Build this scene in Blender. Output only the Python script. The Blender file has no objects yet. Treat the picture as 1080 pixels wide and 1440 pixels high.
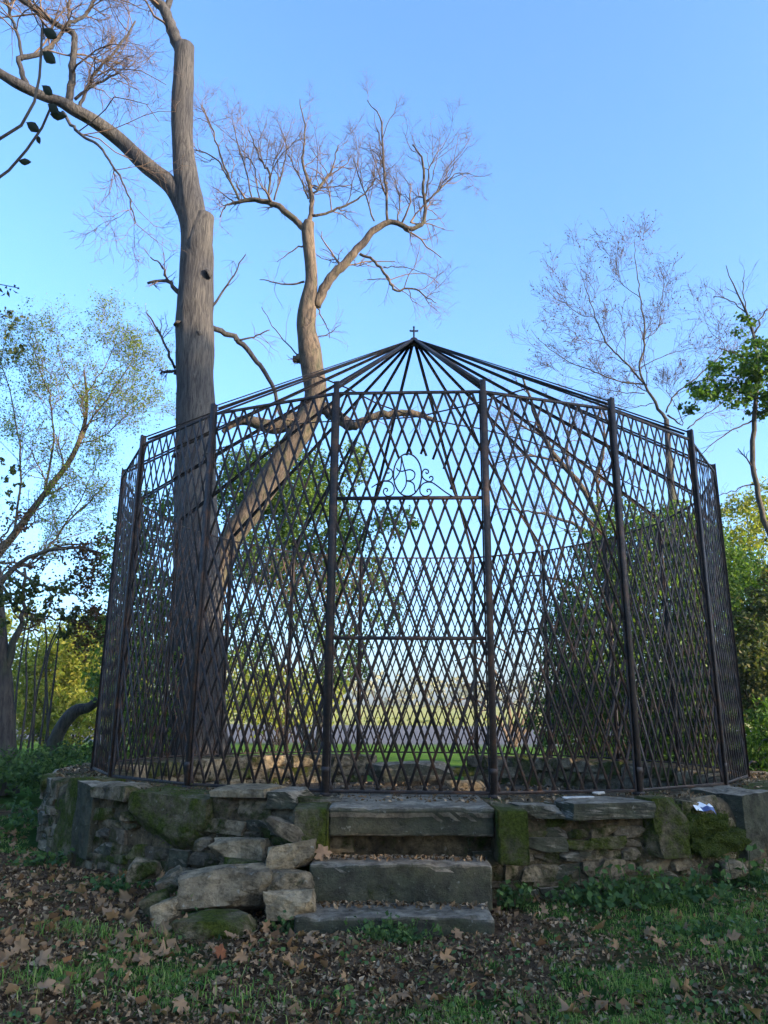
import bpy, bmesh, math, random
import numpy as np
from mathutils import Vector, Matrix, noise as mnoise
R_ = math.radians
rng = np.random.default_rng(7)
random.seed(7)
sc = bpy.context.scene
C = sc.collection

# ------------------------------------------------------------------ camera
EYE = np.array([0.0, 0.0, 1.14]); PITCH = R_(15.0); ROLL = R_(-0.5); F = 1082.0
_r = np.array([1.0, 0, 0]); _f = np.array([0, math.cos(PITCH), math.sin(PITCH)]); _u = np.array([0, -math.sin(PITCH), math.cos(PITCH)])
CR = math.cos(ROLL) * _r - math.sin(ROLL) * _u
CU = math.sin(ROLL) * _r + math.cos(ROLL) * _u
cam_d = bpy.data.cameras.new('camera'); cam = bpy.data.objects.new('camera', cam_d); C.objects.link(cam)
cam.matrix_world = Matrix(((CR[0], CU[0], -_f[0], EYE[0]), (CR[1], CU[1], -_f[1], EYE[1]), (CR[2], CU[2], -_f[2], EYE[2]), (0, 0, 0, 1)))
cam_d.sensor_fit = 'VERTICAL'; cam_d.sensor_height = 24.0; cam_d.lens = 24.0 * F / 1440.0
cam_d.clip_start = 0.05; cam_d.clip_end = 3000
sc.camera = cam

# ------------------------------------------------------------------ light
SUN_AZ = R_(62.0)      # angle from straight behind the camera towards the right
SUN_EL = R_(14.0)
S = np.array([math.sin(SUN_AZ) * math.cos(SUN_EL), -math.cos(SUN_AZ) * math.cos(SUN_EL), math.sin(SUN_EL)])
w = bpy.data.worlds.new('World'); sc.world = w; w.use_nodes = True
nt = w.node_tree; bg = nt.nodes['Background']
sky = nt.nodes.new('ShaderNodeTexSky'); sky.sky_type = 'NISHITA'; sky.sun_disc = False
sky.sun_elevation = SUN_EL; sky.sun_rotation = math.atan2(S[0], S[1])
sky.altitude = 0; sky.air_density = 1.0; sky.dust_density = 3.5; sky.ozone_density = 5.6
nt.links.new(sky.outputs[0], bg.inputs[0]); bg.inputs[1].default_value = 0.15
sd = bpy.data.lights.new('sun', 'SUN'); sd.energy = 2.7; sd.angle = R_(0.5); sd.color = (1.0, 0.80, 0.58)
so = bpy.data.objects.new('sun', sd); C.objects.link(so)
so.rotation_euler = Vector(S).to_track_quat('Z', 'Y').to_euler()
vs = sc.view_settings; vs.view_transform = 'Standard'; vs.look = 'None'; vs.gamma = 1; vs.exposure = 2.32; vs.use_curve_mapping = False
sc.render.engine = 'CYCLES'
sc.cycles.use_denoising = True
sc.cycles.max_bounces = 6; sc.cycles.diffuse_bounces = 3; sc.cycles.glossy_bounces = 2; sc.cycles.transmission_bounces = 4; sc.cycles.transparent_max_bounces = 6

# ------------------------------------------------------------------ pixel -> place
def ray(u, v):
    return _f + (u - 540) / F * CR + (720 - v) / F * CU
def P(u, v, Y):                      # the point seen at a pixel, Y metres ahead
    d = ray(u, v); return EYE + d * (Y / d[1])
def G(u, v, z=0.0):                  # the point seen at a pixel, lying at height z
    d = ray(u, v); return EYE + d * ((z - 1.14) / d[2])
def pxr(hw, Y, u=540, v=720):        # half width in pixels -> metres at that distance
    d = ray(u, v); return hw / F * (Y / d[1])

# ------------------------------------------------------------------ mesh helpers
class MB:
    def __init__(s): s.v = []; s.q = []; s.t = []; s.n = 0
    def add(s, v, quads=None, tris=None):
        v = np.asarray(v, float).reshape(-1, 3)
        if quads is not None and len(quads): s.q.append(np.asarray(quads, int).reshape(-1, 4) + s.n)
        if tris is not None and len(tris): s.t.append(np.asarray(tris, int).reshape(-1, 3) + s.n)
        s.v.append(v); s.n += len(v)
    def mesh(s, name, mat=None, smooth=False):
        me = bpy.data.meshes.new(name)
        v = np.concatenate(s.v) if s.v else np.zeros((0, 3))
        q = np.concatenate(s.q) if s.q else np.zeros((0, 4), int)
        t = np.concatenate(s.t) if s.t else np.zeros((0, 3), int)
        me.vertices.add(len(v)); me.vertices.foreach_set('co', v.astype(np.float32).ravel())
        me.loops.add(q.size + t.size)
        me.loops.foreach_set('vertex_index', np.concatenate([q.ravel(), t.ravel()]).astype(np.int32))
        me.polygons.add(len(q) + len(t))
        ls = np.concatenate([np.arange(len(q)) * 4, q.size + np.arange(len(t)) * 3]).astype(np.int32)
        me.polygons.foreach_set('loop_start', ls)
        if smooth: me.polygons.foreach_set('use_smooth', np.ones(len(q) + len(t), bool))
        me.update(calc_edges=True)
        if mat: me.materials.append(mat)
        return me
    def build(s, name, mat, parent=None, smooth=False):
        return link(name, s.mesh(name, mat, smooth), parent)
def link(name, me, parent=None):
    o = bpy.data.objects.new(name, me); C.objects.link(o)
    if parent: o.parent = parent
    return o
def tag(o, label=None, cat=None, group=None, kind=None):
    if label: o['label'] = label
    if cat: o['category'] = cat
    if group: o['group'] = group
    if kind: o['kind'] = kind
    return o
def empty(name, loc=(0, 0, 0), rz=0.0):
    o = bpy.data.objects.new(name, None); C.objects.link(o); o.location = loc; o.rotation_euler = (0, 0, rz); o.empty_display_size = .2
    return o
def shift(mb, loc):
    for i in range(len(mb.v)): mb.v[i] = mb.v[i] - np.asarray(loc)
    return mb
BOXQ = [[0, 3, 2, 1], [4, 5, 6, 7], [0, 1, 5, 4], [1, 2, 6, 5], [2, 3, 7, 6], [3, 0, 4, 7]]
def box(mb, x0, x1, y0, y1, z0, z1):
    mb.add([(x0, y0, z0), (x1, y0, z0), (x1, y1, z0), (x0, y1, z0), (x0, y0, z1), (x1, y0, z1), (x1, y1, z1), (x0, y1, z1)], BOXQ)
def bar(mb, a, b, wdt, th, nrm=(0, 1, 0)):     # flat bar from a to b, width in the plane across nrm
    a = np.asarray(a, float); b = np.asarray(b, float); d = b - a; d /= np.linalg.norm(d)
    n = np.asarray(nrm, float); n = n - d * np.dot(n, d); n /= np.linalg.norm(n); s = np.cross(d, n)
    s = s * wdt / 2; n = n * th / 2
    mb.add([a - s - n, a + s - n, a + s + n, a - s + n, b - s - n, b + s - n, b + s + n, b - s + n], BOXQ)
def tubes(mb, Pn, Rn, k=4, cap=False):           # many polylines at once: Pn (N,m,3), Rn (N,m)
    Pn = np.asarray(Pn, float); Rn = np.asarray(Rn, float)
    if Pn.ndim == 2: Pn = Pn[None]; Rn = Rn[None]
    N, m, _ = Pn.shape
    T = np.gradient(Pn, axis=1); T /= np.linalg.norm(T, axis=2, keepdims=True) + 1e-9
    ref = np.zeros_like(T); ref[..., 0] = .35; ref[..., 1] = 1.0; ref[..., 2] = .12
    A = np.cross(T, ref); A /= np.linalg.norm(A, axis=2, keepdims=True) + 1e-9
    B = np.cross(T, A)
    an = np.arange(k) * 2 * math.pi / k
    V = Pn[:, :, None, :] + Rn[:, :, None, None] * (np.cos(an)[None, None, :, None] * A[:, :, None, :] + np.sin(an)[None, None, :, None] * B[:, :, None, :])
    base = (np.arange(N) * m * k)[:, None, None] + (np.arange(m - 1) * k)[None, :, None]
    j = np.arange(k)[None, None, :]; j2 = (np.arange(k) + 1) % k; j2 = j2[None, None, :]
    Q = np.stack([base + j, base + j2, base + k + j2, base + k + j], -1).reshape(-1, 4)
    tr = None
    if cap:
        tr = []
        for n in range(N):
            b = n * m * k + (m - 1) * k
            tr += [[b, b + i, b + i + 1] for i in range(1, k - 1)]
            b = n * m * k
            tr += [[b, b + i + 1, b + i] for i in range(1, k - 1)]
    mb.add(V.reshape(-1, 3), Q, tr)
def spline(pts, n):                              # catmull-rom through rows of any width
    p = np.asarray(pts, float)
    if len(p) < 3:
        t = np.linspace(0, 1, n)[:, None]; return p[0] * (1 - t) + p[-1] * t
    q = np.vstack([2 * p[0] - p[1], p, 2 * p[-1] - p[-2]])
    seg = np.linalg.norm(np.diff(p[:, :3], axis=0), axis=1); cum = np.concatenate([[0], np.cumsum(seg)]); tt = np.linspace(0, cum[-1], n)
    out = []
    for t in tt:
        i = min(max(np.searchsorted(cum, t, side='right') - 1, 0), len(p) - 2); f = (t - cum[i]) / max(seg[i], 1e-9)
        a, b, c, d = q[i], q[i + 1], q[i + 2], q[i + 3]
        out.append(.5 * (2 * b + (c - a) * f + (2 * a - 5 * b + 4 * c - d) * f * f + (3 * b - a - 3 * c + d) * f ** 3))
    return np.array(out)
def unit(a): return a / (np.linalg.norm(a, axis=-1, keepdims=True) + 1e-9)
def grow(g, Pn, Rn, n, t0, t1, L, ang, up, m=5, wob=.25, rr=.6, rmin=.0022, droop=0.0):
    """children of many parent branches: returns (N*n, m, 3), (N*n, m)"""
    N, mm, _ = Pn.shape
    t = g.uniform(t0, t1, (N, n)) * (mm - 1); i = np.minimum(t.astype(int), mm - 2); f = (t - i)[..., None]
    ii = np.arange(N)[:, None]
    O = Pn[ii, i] * (1 - f) + Pn[ii, i + 1] * f
    T = unit(Pn[ii, i + 1] - Pn[ii, i]); r = Rn[ii, i] * (1 - f[..., 0]) + Rn[ii, i + 1] * f[..., 0]
    O = O.reshape(-1, 3); T = T.reshape(-1, 3); r = r.reshape(-1); tt = (t / (mm - 1)).reshape(-1)
    K = len(O)
    pr = unit(np.cross(T, g.normal(size=(K, 3))))
    a = g.normal(ang, .22, K)[:, None]
    D = unit(np.cos(a) * T + np.sin(a) * pr + np.array([0, 0, up]))
    pl_ = np.repeat(np.linalg.norm(np.diff(Pn, axis=1), axis=2).sum(1), n); ln = L * g.uniform(.5, 1.25, K) * (1.1 - .55 * tt) * np.clip(pl_ / (1.0 * L), .25, 1)
    out = np.zeros((K, m, 3)); out[:, 0] = O
    for s in range(1, m):
        D = unit(D + g.normal(0, wob, (K, 3)) + np.array([0, 0, up * .25 - droop * s]))
        out[:, s] = out[:, s - 1] + D * (ln / (m - 1))[:, None]
    r0 = np.maximum(r * rr, rmin); R2 = r0[:, None] * np.linspace(1, .35, m)[None]
    return out, np.maximum(R2, rmin * .7)
def cards(mb, c, size, g, asp=.5, nb=None, fold=.25, droop=0.0):   # folded leaf: 4 verts, 2 tris
    c = np.asarray(c, float); n = len(c); size = np.broadcast_to(np.asarray(size, float), (n,))
    d = unit(g.normal(size=(n, 3)) + np.array([0, 0, -droop]))
    nr = g.normal(size=(n, 3))
    if nb is not None: nr = nr + np.asarray(nb)
    s = unit(np.cross(d, nr)); nn = unit(np.cross(s, d))
    L = size[:, None]
    v0 = c - d * L * .5; v2 = c + d * L * .5
    v1 = c + s * L * asp * .5 + nn * L * fold * .5; v3 = c - s * L * asp * .5 + nn * L * fold * .5
    V = np.stack([v0, v1, v2, v3], 1).reshape(-1, 3); b = np.arange(n) * 4
    mb.add(V, None, np.concatenate([np.stack([b, b + 1, b + 2], 1), np.stack([b, b + 2, b + 3], 1)]))
def clump_pts(g, clumps, dens=1.0):   # clumps: (centre3, (rx,ry,rz), n) -> leaf points gathered in sprays
    out = []
    for c, r, n in clumps:
        ns = max(3, int(n * dens / 14))
        sc_ = unit(g.normal(size=(ns, 3))) * (g.uniform(.15, 1, (ns, 1)) ** .45)
        sp = np.asarray(c) + sc_ * np.asarray(r)
        dirs = unit(sc_ + g.normal(0, .5, (ns, 3)))
        k = 14; tt = g.uniform(0, 1, (ns, k, 1))
        rr = float(np.mean(r))
        pts = sp[:, None] + dirs[:, None] * tt * rr * .38 + g.normal(0, rr * .075, (ns, k, 3))
        out.append(pts.reshape(-1, 3))
    return np.concatenate(out)

# ------------------------------------------------------------------ materials
def newmat(name):
    m = bpy.data.materials.new(name); m.use_nodes = True; nt = m.node_tree
    return m, nt, nt.nodes, nt.links, nt.nodes['Principled BSDF']
def ramp(nt, src, stops):
    r = nt.nodes.new('ShaderNodeValToRGB'); e = r.color_ramp.elements
    while len(e) < len(stops): e.new(.5)
    for i, (p, c) in enumerate(stops): e[i].position = p; e[i].color = (*c, 1)
    nt.links.new(src, r.inputs[0]); return r.outputs[0]
def noise(nt, vec, scale, detail=6, rough=.6, dist=0.0):
    n = nt.nodes.new('ShaderNodeTexNoise'); n.inputs['Scale'].default_value = scale; n.inputs['Detail'].default_value = detail
    n.inputs['Roughness'].default_value = rough; n.inputs['Distortion'].default_value = dist
    if vec is not None: nt.links.new(vec, n.inputs['Vector'])
    return n.outputs['Fac']
def coords(nt, scale=(1, 1, 1), kind='Object', rand=False):
    if kind == 'Position':
        src = nt.nodes.new('ShaderNodeNewGeometry').outputs['Position']
    else:
        src = nt.nodes.new('ShaderNodeTexCoord').outputs[kind]
    if rand:
        oi = nt.nodes.new('ShaderNodeObjectInfo'); ad = nt.nodes.new('ShaderNodeVectorMath'); ad.operation = 'MULTIPLY_ADD'
        ad.inputs[1].default_value = (1, 1, 1); nt.links.new(src, ad.inputs[0])
        mu = nt.nodes.new('ShaderNodeMath'); mu.operation = 'MULTIPLY'; mu.inputs[1].default_value = 37.0
        nt.links.new(oi.outputs['Random'], mu.inputs[0]); nt.links.new(mu.outputs[0], ad.inputs[2]); src = ad.outputs[0]
    mp = nt.nodes.new('ShaderNodeMapping'); mp.inputs['Scale'].default_value = scale; nt.links.new(src, mp.inputs['Vector'])
    return mp.outputs[0]
def mix(nt, fac, a, b, mode='MIX'):
    m = nt.nodes.new('ShaderNodeMix'); m.data_type = 'RGBA'; m.blend_type = mode
    for k, x in (('Factor', fac),):
        if isinstance(x, (int, float)): m.inputs[0].default_value = x
        else: nt.links.new(x, m.inputs[0])
    for idx, x in ((6, a), (7, b)):
        if isinstance(x, tuple): m.inputs[idx].default_value = (*x, 1)
        else: nt.links.new(x, m.inputs[idx])
    return m.outputs[2]
def bump(nt, bsdf, h, strength, dist=.02):
    b = nt.nodes.new('ShaderNodeBump'); b.inputs['Strength'].default_value = strength; b.inputs['Distance'].default_value = dist
    nt.links.new(h, b.inputs['Height']); nt.links.new(b.outputs[0], bsdf.inputs['Normal'])
def mth(nt, op, a, b):
    m = nt.nodes.new('ShaderNodeMath'); m.operation = op
    for i, x in enumerate((a, b)):
        if isinstance(x, (int, float)): m.inputs[i].default_value = x
        else: nt.links.new(x, m.inputs[i])
    return m.outputs[0]
def m_stone(name, lo, mid, hi, moss=.45, mosscol=(.045, .06, .012), mossw=.12, rough=.95, algae_shade=0.0):
    m, nt, N, L, b = newmat(name)
    v = coords(nt, (1, 1, 1), 'Position', True)
    c = ramp(nt, noise(nt, v, 7, 9, .7, .4), [(.3, lo), (.5, mid), (.7, hi)])
    c = mix(nt, 1.0, c, (1.18, 1.03, .82), 'MULTIPLY')
    oi = N.new('ShaderNodeObjectInfo')
    c = mix(nt, 1.0, c, ramp(nt, oi.outputs['Random'], [(0, (.7, .7, .72)), (.5, (1, .98, .94)), (1, (1.3, 1.24, 1.15))]), 'MULTIPLY')
    c = mix(nt, 1.0, c, ramp(nt, noise(nt, v, 22, 6, .75), [(.34, (.45, .44, .43)), (.5, (1, 1, 1)), (.7, (1.2, 1.18, 1.12))]), 'MULTIPLY')
    stn = ramp(nt, noise(nt, coords(nt, (1, 1, .35), 'Position', True), 5, 5, .65), [(.52, (0, 0, 0)), (.68, (1, 1, 1))])
    c = mix(nt, mth(nt, 'MULTIPLY', stn, .6), c, (.028, .026, .022))
    if algae_shade:  # upright faces darkened: algae tint plus riser shade put into the colour
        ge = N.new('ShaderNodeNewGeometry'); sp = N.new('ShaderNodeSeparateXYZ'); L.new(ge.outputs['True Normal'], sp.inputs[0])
        steep = ramp(nt, mth(nt, 'ADD', mth(nt, 'ABSOLUTE', sp.outputs['Z'], 0), mth(nt, 'MULTIPLY', noise(nt, v, 6, 6, .7), .7)), [(.55, (1, 1, 1)), (.85, (0, 0, 0))])
        c = mix(nt, mth(nt, 'MULTIPLY', steep, algae_shade), c, ramp(nt, noise(nt, v, 9, 6, .7), [(.35, (.018, .020, .014)), (.65, (.06, .064, .036))]))
    lich = ramp(nt, noise(nt, v, 24, 4, .6), [(.64, (0, 0, 0)), (.72, (1, 1, 1))])
    c = mix(nt, mth(nt, 'MULTIPLY', lich, .4), c, (.34, .34, .29))
    mo = ramp(nt, noise(nt, v, 4.2, 8, .72, .3), [(moss, (0, 0, 0)), (moss + mossw, (1, 1, 1))])
    mc = ramp(nt, noise(nt, v, 45, 5, .75), [(.3, tuple(x * .3 for x in mosscol)), (.7, tuple(x * 1.7 for x in mosscol))])
    c = mix(nt, mo, c, mc)
    L.new(c, b.inputs['Base Color']); b.inputs['Roughness'].default_value = rough; b.inputs['Specular IOR Level'].default_value = .06
    bump(nt, b, mth(nt, 'ADD', noise(nt, v, 12, 9, .75), mth(nt, 'MULTIPLY', noise(nt, v, 60, 5, .75), mth(nt, 'ADD', .3, mo))), 1.0, .04)
    return m
def m_bark(name, lo, hi, zs=.12, sc_=26, strength=1.0, dist=.05, green=0.0):
    m, nt, N, L, b = newmat(name)
    v = coords(nt, (1, 1, zs), 'Object')
    h = noise(nt, v, sc_, 6, .65, .6)
    big = noise(nt, coords(nt, (1, 1, .5), 'Object'), 1.6, 4, .6)
    c = ramp(nt, h, [(.38, lo), (.58, hi)])
    c = mix(nt, 1.0, c, ramp(nt, big, [(.35, (.62, .62, .66)), (.65, (1.25, 1.18, 1.05))]), 'MULTIPLY')
    if green > 0:
        c = mix(nt, mth(nt, 'MULTIPLY', ramp(nt, noise(nt, v, 5, 4), [(.5, (0, 0, 0)), (.62, (1, 1, 1))]), green), c, (.05, .06, .02))
    L.new(c, b.inputs['Base Color']); b.inputs['Roughness'].default_value = .95
    bump(nt, b, h, strength, dist)
    return m
def m_leaf(name, cols, trans=.35, rough=.55, spec=.12):
    m, nt, N, L, b = newmat(name)
    gi = N.new('ShaderNodeNewGeometry')
    c = ramp(nt, gi.outputs['Random Per Island'], [(i / max(1, len(cols) - 1), x) for i, x in enumerate(cols)])
    L.new(c, b.inputs['Base Color']); b.inputs['Roughness'].default_value = rough; b.inputs['Specular IOR Level'].default_value = spec
    t = N.new('ShaderNodeBsdfTranslucent'); br = mix(nt, 1.0, c, (1.5, 1.6, .7), 'MULTIPLY'); L.new(br, t.inputs[0])
    ms = N.new('ShaderNodeMixShader'); ms.inputs[0].default_value = trans
    L.new(b.outputs[0], ms.inputs[1]); L.new(t.outputs[0], ms.inputs[2]); L.new(ms.outputs[0], N['Material Output'].inputs[0])
    return m
def m_plain(name, col, rough=.8, var=.25, sc_=12):
    m, nt, N, L, b = newmat(name)
    c = ramp(nt, noise(nt, coords(nt), sc_, 5), [(.3, tuple(x * (1 - var) for x in col)), (.7, tuple(x * (1 + var) for x in col))])
    L.new(c, b.inputs['Base Color']); b.inputs['Roughness'].default_value = rough
    return m
def m_iron():
    m, nt, N, L, b = newmat('old_painted_iron')
    v = coords(nt, (1, 1, 1), 'Position')
    f = noise(nt, v, 7, 8, .7); f2 = noise(nt, v, 45, 4, .7)
    c = ramp(nt, f, [(.38, (.014, .011, .010)), (.53, (.031, .020, .014)), (.70, (.10, .044, .02))])
    c = mix(nt, ramp(nt, f2, [(.62, (0, 0, 0)), (.74, (.6, .6, .6))]), c, (.085, .036, .018))
    L.new(c, b.inputs['Base Color']); b.inputs['Metallic'].default_value = .0; b.inputs['Specular IOR Level'].default_value = .4
    L.new(ramp(nt, f2, [(.3, (.55, .55, .55)), (.7, (.9, .9, .9))]), b.inputs['Roughness'])
    bump(nt, b, f2, .35, .004)
    return m
M_IRON = m_iron()
M_STONE = m_stone('grey_rubble_stone', (.055, .051, .043), (.15, .136, .112), (.27, .245, .20), .50, (.045, .055, .012))
M_PALE = m_stone('pale_limestone', (.085, .077, .061), (.185, .167, .133), (.31, .282, .23), .62)
M_MOSSY = m_stone('mossy_stone', (.06, .056, .042), (.15, .14, .105), (.26, .245, .20), .40, (.065, .08, .013), .16)
M_MOSS = m_stone('thick_moss', (.028, .038, .008), (.04, .056, .01), (.055, .075, .014), .3, (.045, .06, .011), .2)
M_STEP = m_stone('worn_step_stone', (.075, .073, .069), (.19, .186, .175), (.33, .325, .305), .58, (.045, .052, .014), .16, algae_shade=.85)
M_CORE = m_stone('earth_and_mortar', (.022, .019, .014), (.075, .066, .05), (.15, .134, .10), .52)
M_TRUNK = m_bark('ridged_bark', (.019, .018, .018), (.062, .058, .055), .12, 24, .8, .045)
M_BARK2 = m_bark('warm_bark', (.024, .019, .015), (.105, .08, .057), .3, 14, .8, .05, .35)
M_TWIG = m_bark('twig_bark', (.08, .058, .044), (.155, .115, .085), .4, 20, .2, .01)
M_TWIGP = m_bark('reddish_twig_bark', (.085, .056, .036), (.15, .10, .065), .4, 20, .2, .01)
M_DARKB = m_bark('dark_bark', (.022, .02, .018), (.07, .06, .05), .2, 18, .7, .03, .4)
M_CUT = m_plain('cut_wood', (.36, .29, .2), .9, .2, 14)
L_EVER = m_leaf('evergreen_leaf', [(.036, .074, .014), (.09, .155, .026), (.165, .24, .046)], .45, .45, .25)
L_DARK = m_leaf('dark_leaf', [(.03, .045, .016), (.06, .08, .026), (.11, .10, .038)], .4, .5)
L_RED = m_leaf('dry_reddish_leaf', [(.05, .028, .018), (.09, .045, .025), (.07, .06, .025)], .4, .6)
L_SPRING = m_leaf('young_spring_leaf', [(.10, .15, .025), (.15, .205, .035), (.21, .24, .055)], .5, .5)
L_MID = m_leaf('mid_green_leaf', [(.03, .065, .010), (.055, .11, .016), (.085, .15, .025)], .45, .5)
L_LIME = m_leaf('yellow_green_leaf', [(.13, .17, .02), (.2, .22, .035), (.27, .25, .05)], .5, .5)
L_IVY = m_leaf('weed_leaf', [(.03, .06, .022), (.055, .10, .03), (.095, .15, .038)], .3, .6)
L_GRASS = m_leaf('grass_blade', [(.055, .11, .022), (.10, .185, .036), (.16, .25, .05), (.25, .23, .085)], .3, .7, .05)
L_DRY = m_leaf('fallen_leaf', [(.11, .058, .028), (.18, .10, .052), (.27, .165, .09), (.19, .085, .034)], .18, .9, .03)
L_LITTER = m_leaf('leaf_litter', [(.035, .021, .011), (.10, .063, .034), (.17, .112, .062), (.34, .24, .145)], .05, 1.0, .02)
L_FAR = m_leaf('far_leaf_hazed', [(.20, .21, .11), (.28, .26, .14), (.33, .28, .18)], .4, .8)  # haze and pale glow of distance put into the leaf colour
L_MOSS = m_leaf('moss_tuft', [(.03, .042, .008), (.06, .078, .012), (.095, .115, .018)], .2, .9, .05)
M_WHITE = m_plain('faded_white', (.62, .62, .60), .7, .12)
M_STRIP = m_plain('weathered_wood', (.36, .34, .30), .85, .3, 30)
M_BLUE = m_plain('blue_plastic', (.02, .03, .10), .35, .2)

# ------------------------------------------------------------------ the cage's own frame
CX, CY, RAD = 0.38, 9.35, 3.5
ROT = R_(3.0)                      # its front looks 3 degrees to the left of the camera
ZB, ZT, ZA = 0.594, 3.85, 6.02     # plinth top, post top, roof apex
def ring(phi, r, z):               # phi from the front, positive to the right (local, degrees)
    a = R_(phi) - ROT
    return np.array([CX + r * math.sin(a), CY - r * math.cos(a), z])
def cyl(u, v, r):                  # pixel -> (phi, z) on the near face of the plinth
    d = ray(u, v); o = EYE[:2] - np.array([CX, CY]); dd = d[:2]
    A = dd @ dd; B = 2 * o @ dd; Cc = o @ o - r * r; D = max(B * B - 4 * A * Cc, 0)
    t = (-B - math.sqrt(D)) / (2 * A); p = EYE + d * t
    return math.degrees(math.atan2(p[0] - CX, CY - p[1]) + ROT), p[2]

# ------------------------------------------------------------------ ground
def hfun(x, y):
    z = .035 * mnoise.noise(Vector((x * .9, y * .9, 0))) + .018 * mnoise.noise(Vector((x * 3, y * 3, 5))) + .008 * mnoise.noise(Vector((x * 9, y * 9, 9)))
    k = 1.0
    if y > 130: z += min((y - 130) / 110, 1) ** 1.3 * 5.0
    if y > 240: z += (y - 240) * .004
    d = math.hypot(x - CX, y - CY)
    if 3.6 < d < 5.6: z += .05 * (5.6 - d) / 2 * (.4 + .6 * mnoise.noise(Vector((x * 2, y * 2, 3))))   # earth banked against the wall
    return z
def grassiness(x, y):
    g = .5 + .9 * mnoise.noise(Vector((x * .8 + 3, y * .8, 2))) + .5 * mnoise.noise(Vector((x * 2.7, y * 2.7, 7)))
    if y < 7:
        g += .22 * (x > .9) + .15 * (x < -.7) * (y < 4.4)
        if -0.75 < x < .8 and y > 3.65: g -= .55
        if x < -.5 and y > 4.0: g -= .38
    elif y < 26: g += .35
    return g
def ground():
    xs = np.unique(np.concatenate([np.linspace(-900, -60, 12), np.linspace(-60, -8, 40), np.linspace(-8, -4, 40), np.linspace(-4, 5, 190), np.linspace(5, 9, 36), np.linspace(9, 60, 40), np.linspace(60, 900, 12)]))
    ys = np.unique(np.concatenate([np.linspace(-120, -4, 30), np.linspace(-4, 2.6, 40), np.linspace(2.6, 7.5, 150), np.linspace(7.5, 30, 90), np.linspace(30, 260, 90), np.linspace(260, 1800, 14)]))
    nx, ny = len(xs), len(ys)
    V = np.zeros((ny, nx, 3)); ga = np.zeros(ny * nx)
    for j, y in enumerate(ys):
        for i, x in enumerate(xs):
            V[j, i] = (x, y, hfun(x, y)); ga[j * nx + i] = grassiness(x, y) if (y < 45 and abs(x) < 60) else .6
    j, i = np.meshgrid(np.arange(ny - 1), np.arange(nx - 1), indexing='ij'); b = j * nx + i
    mb = MB(); mb.add(V, np.stack([b, b + 1, b + nx + 1, b + nx], -1).reshape(-1, 4))
    m, nt, N, L, bs = newmat('earth_and_turf')
    v = coords(nt, (1, 1, 1), 'Position')
    soil = ramp(nt, noise(nt, v, 6, 9, .7), [(.34, (.018, .010, .006)), (.52, (.10, .064, .038)), (.70, (.23, .155, .095))])
    soil = mix(nt, 1.0, soil, ramp(nt, noise(nt, v, 120, 3, .7), [(.3, (.5, .5, .5)), (.7, (1.4, 1.35, 1.3))]), 'MULTIPLY')
    turf = ramp(nt, noise(nt, v, 30, 5, .7), [(.3, (.018, .036, .010)), (.7, (.045, .075, .018))])
    at = N.new('ShaderNodeAttribute'); at.attribute_name = 'turf'
    near = mix(nt, ramp(nt, mth(nt, 'ADD', at.outputs['Fac'], mth(nt, 'MULTIPLY', noise(nt, v, 14, 4), .35)), [(.62, (0, 0, 0)), (.85, (1, 1, 1))]), soil, turf)
    sep = N.new('ShaderNodeSeparateXYZ'); L.new(v, sep.inputs[0])
    yy = mth(nt, 'ADD', sep.outputs['Y'], mth(nt, 'MULTIPLY', noise(nt, v, .25, 3), 5))
    mr = N.new('ShaderNodeMapRange'); mr.inputs[1].default_value = 36; mr.inputs[2].default_value = 41; L.new(yy, mr.inputs[0])
    mr2 = N.new('ShaderNodeMapRange'); mr2.inputs[1].default_value = 126; mr2.inputs[2].default_value = 138; L.new(yy, mr2.inputs[0])
    plough = ramp(nt, noise(nt, coords(nt, (.15, 2.5, 1), 'Position'), 1.2, 6), [(.3, (.085, .085, .09)), (.7, (.14, .138, .14))])
    grassmid = ramp(nt, noise(nt, v, 3, 6), [(.3, (.05, .10, .018)), (.7, (.09, .16, .03))])
    mr3 = N.new('ShaderNodeMapRange'); mr3.inputs[1].default_value = 13; mr3.inputs[2].default_value = 16; L.new(yy, mr3.inputs[0])
    meadow = ramp(nt, noise(nt, v, .12, 5), [(.3, (.20, .22, .05)), (.7, (.32, .28, .08))])
    c = mix(nt, mr3.outputs[0], near, grassmid); c = mix(nt, mr.outputs[0], c, plough); c = mix(nt, mr2.outputs[0], c, meadow)
    L.new(c, bs.inputs['Base Color']); bs.inputs['Roughness'].default_value = 1.0; bs.inputs['Specular IOR Level'].default_value = .0
    bump(nt, bs, mth(nt, 'ADD', noise(nt, v, 25, 8, .75), mth(nt, 'MULTIPLY', noise(nt, v, 150, 3), .4)), 1.0, .03)
    o = mb.build('ground', m, None, True)
    a = o.data.attributes.new('turf', 'FLOAT', 'POINT'); a.data.foreach_set('value', ga.astype(np.float32))
    tag(o, kind='structure')
ground()

# ------------------------------------------------------------------ aviary
av = empty('aviary', (CX, CY, ZB)); tag(av, 'tall rusty iron lattice aviary with conical ribbed roof on stone plinth', 'aviary')
AV = np.array([CX, CY, ZB])
ANG = [10, 30, 50, 70, 88.75, 107.5, 126.25, 145, 164.5]
POSTS = [-a for a in ANG[::-1]] + ANG                       # left to right round the front
def post_mesh():
    mb = MB(); box(mb, -.023, .023, -.024, -.014, 0, ZT - ZB); box(mb, -.007, .007, -.014, .03, 0, ZT - ZB)     # T section
    box(mb, -.032, .032, -.03, .034, -.004, .02); box(mb, -.03, .03, -.0265, -.0245, .16, .20)
    return mb.mesh('post', M_IRON)
pm = post_mesh()
for a in POSTS:
    o = link('post', pm, av); o.location = ring(a, RAD, ZB) - AV; o.rotation_euler = (random.uniform(-.003, .003), random.uniform(-.003, .003), R_(a) - ROT)
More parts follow.
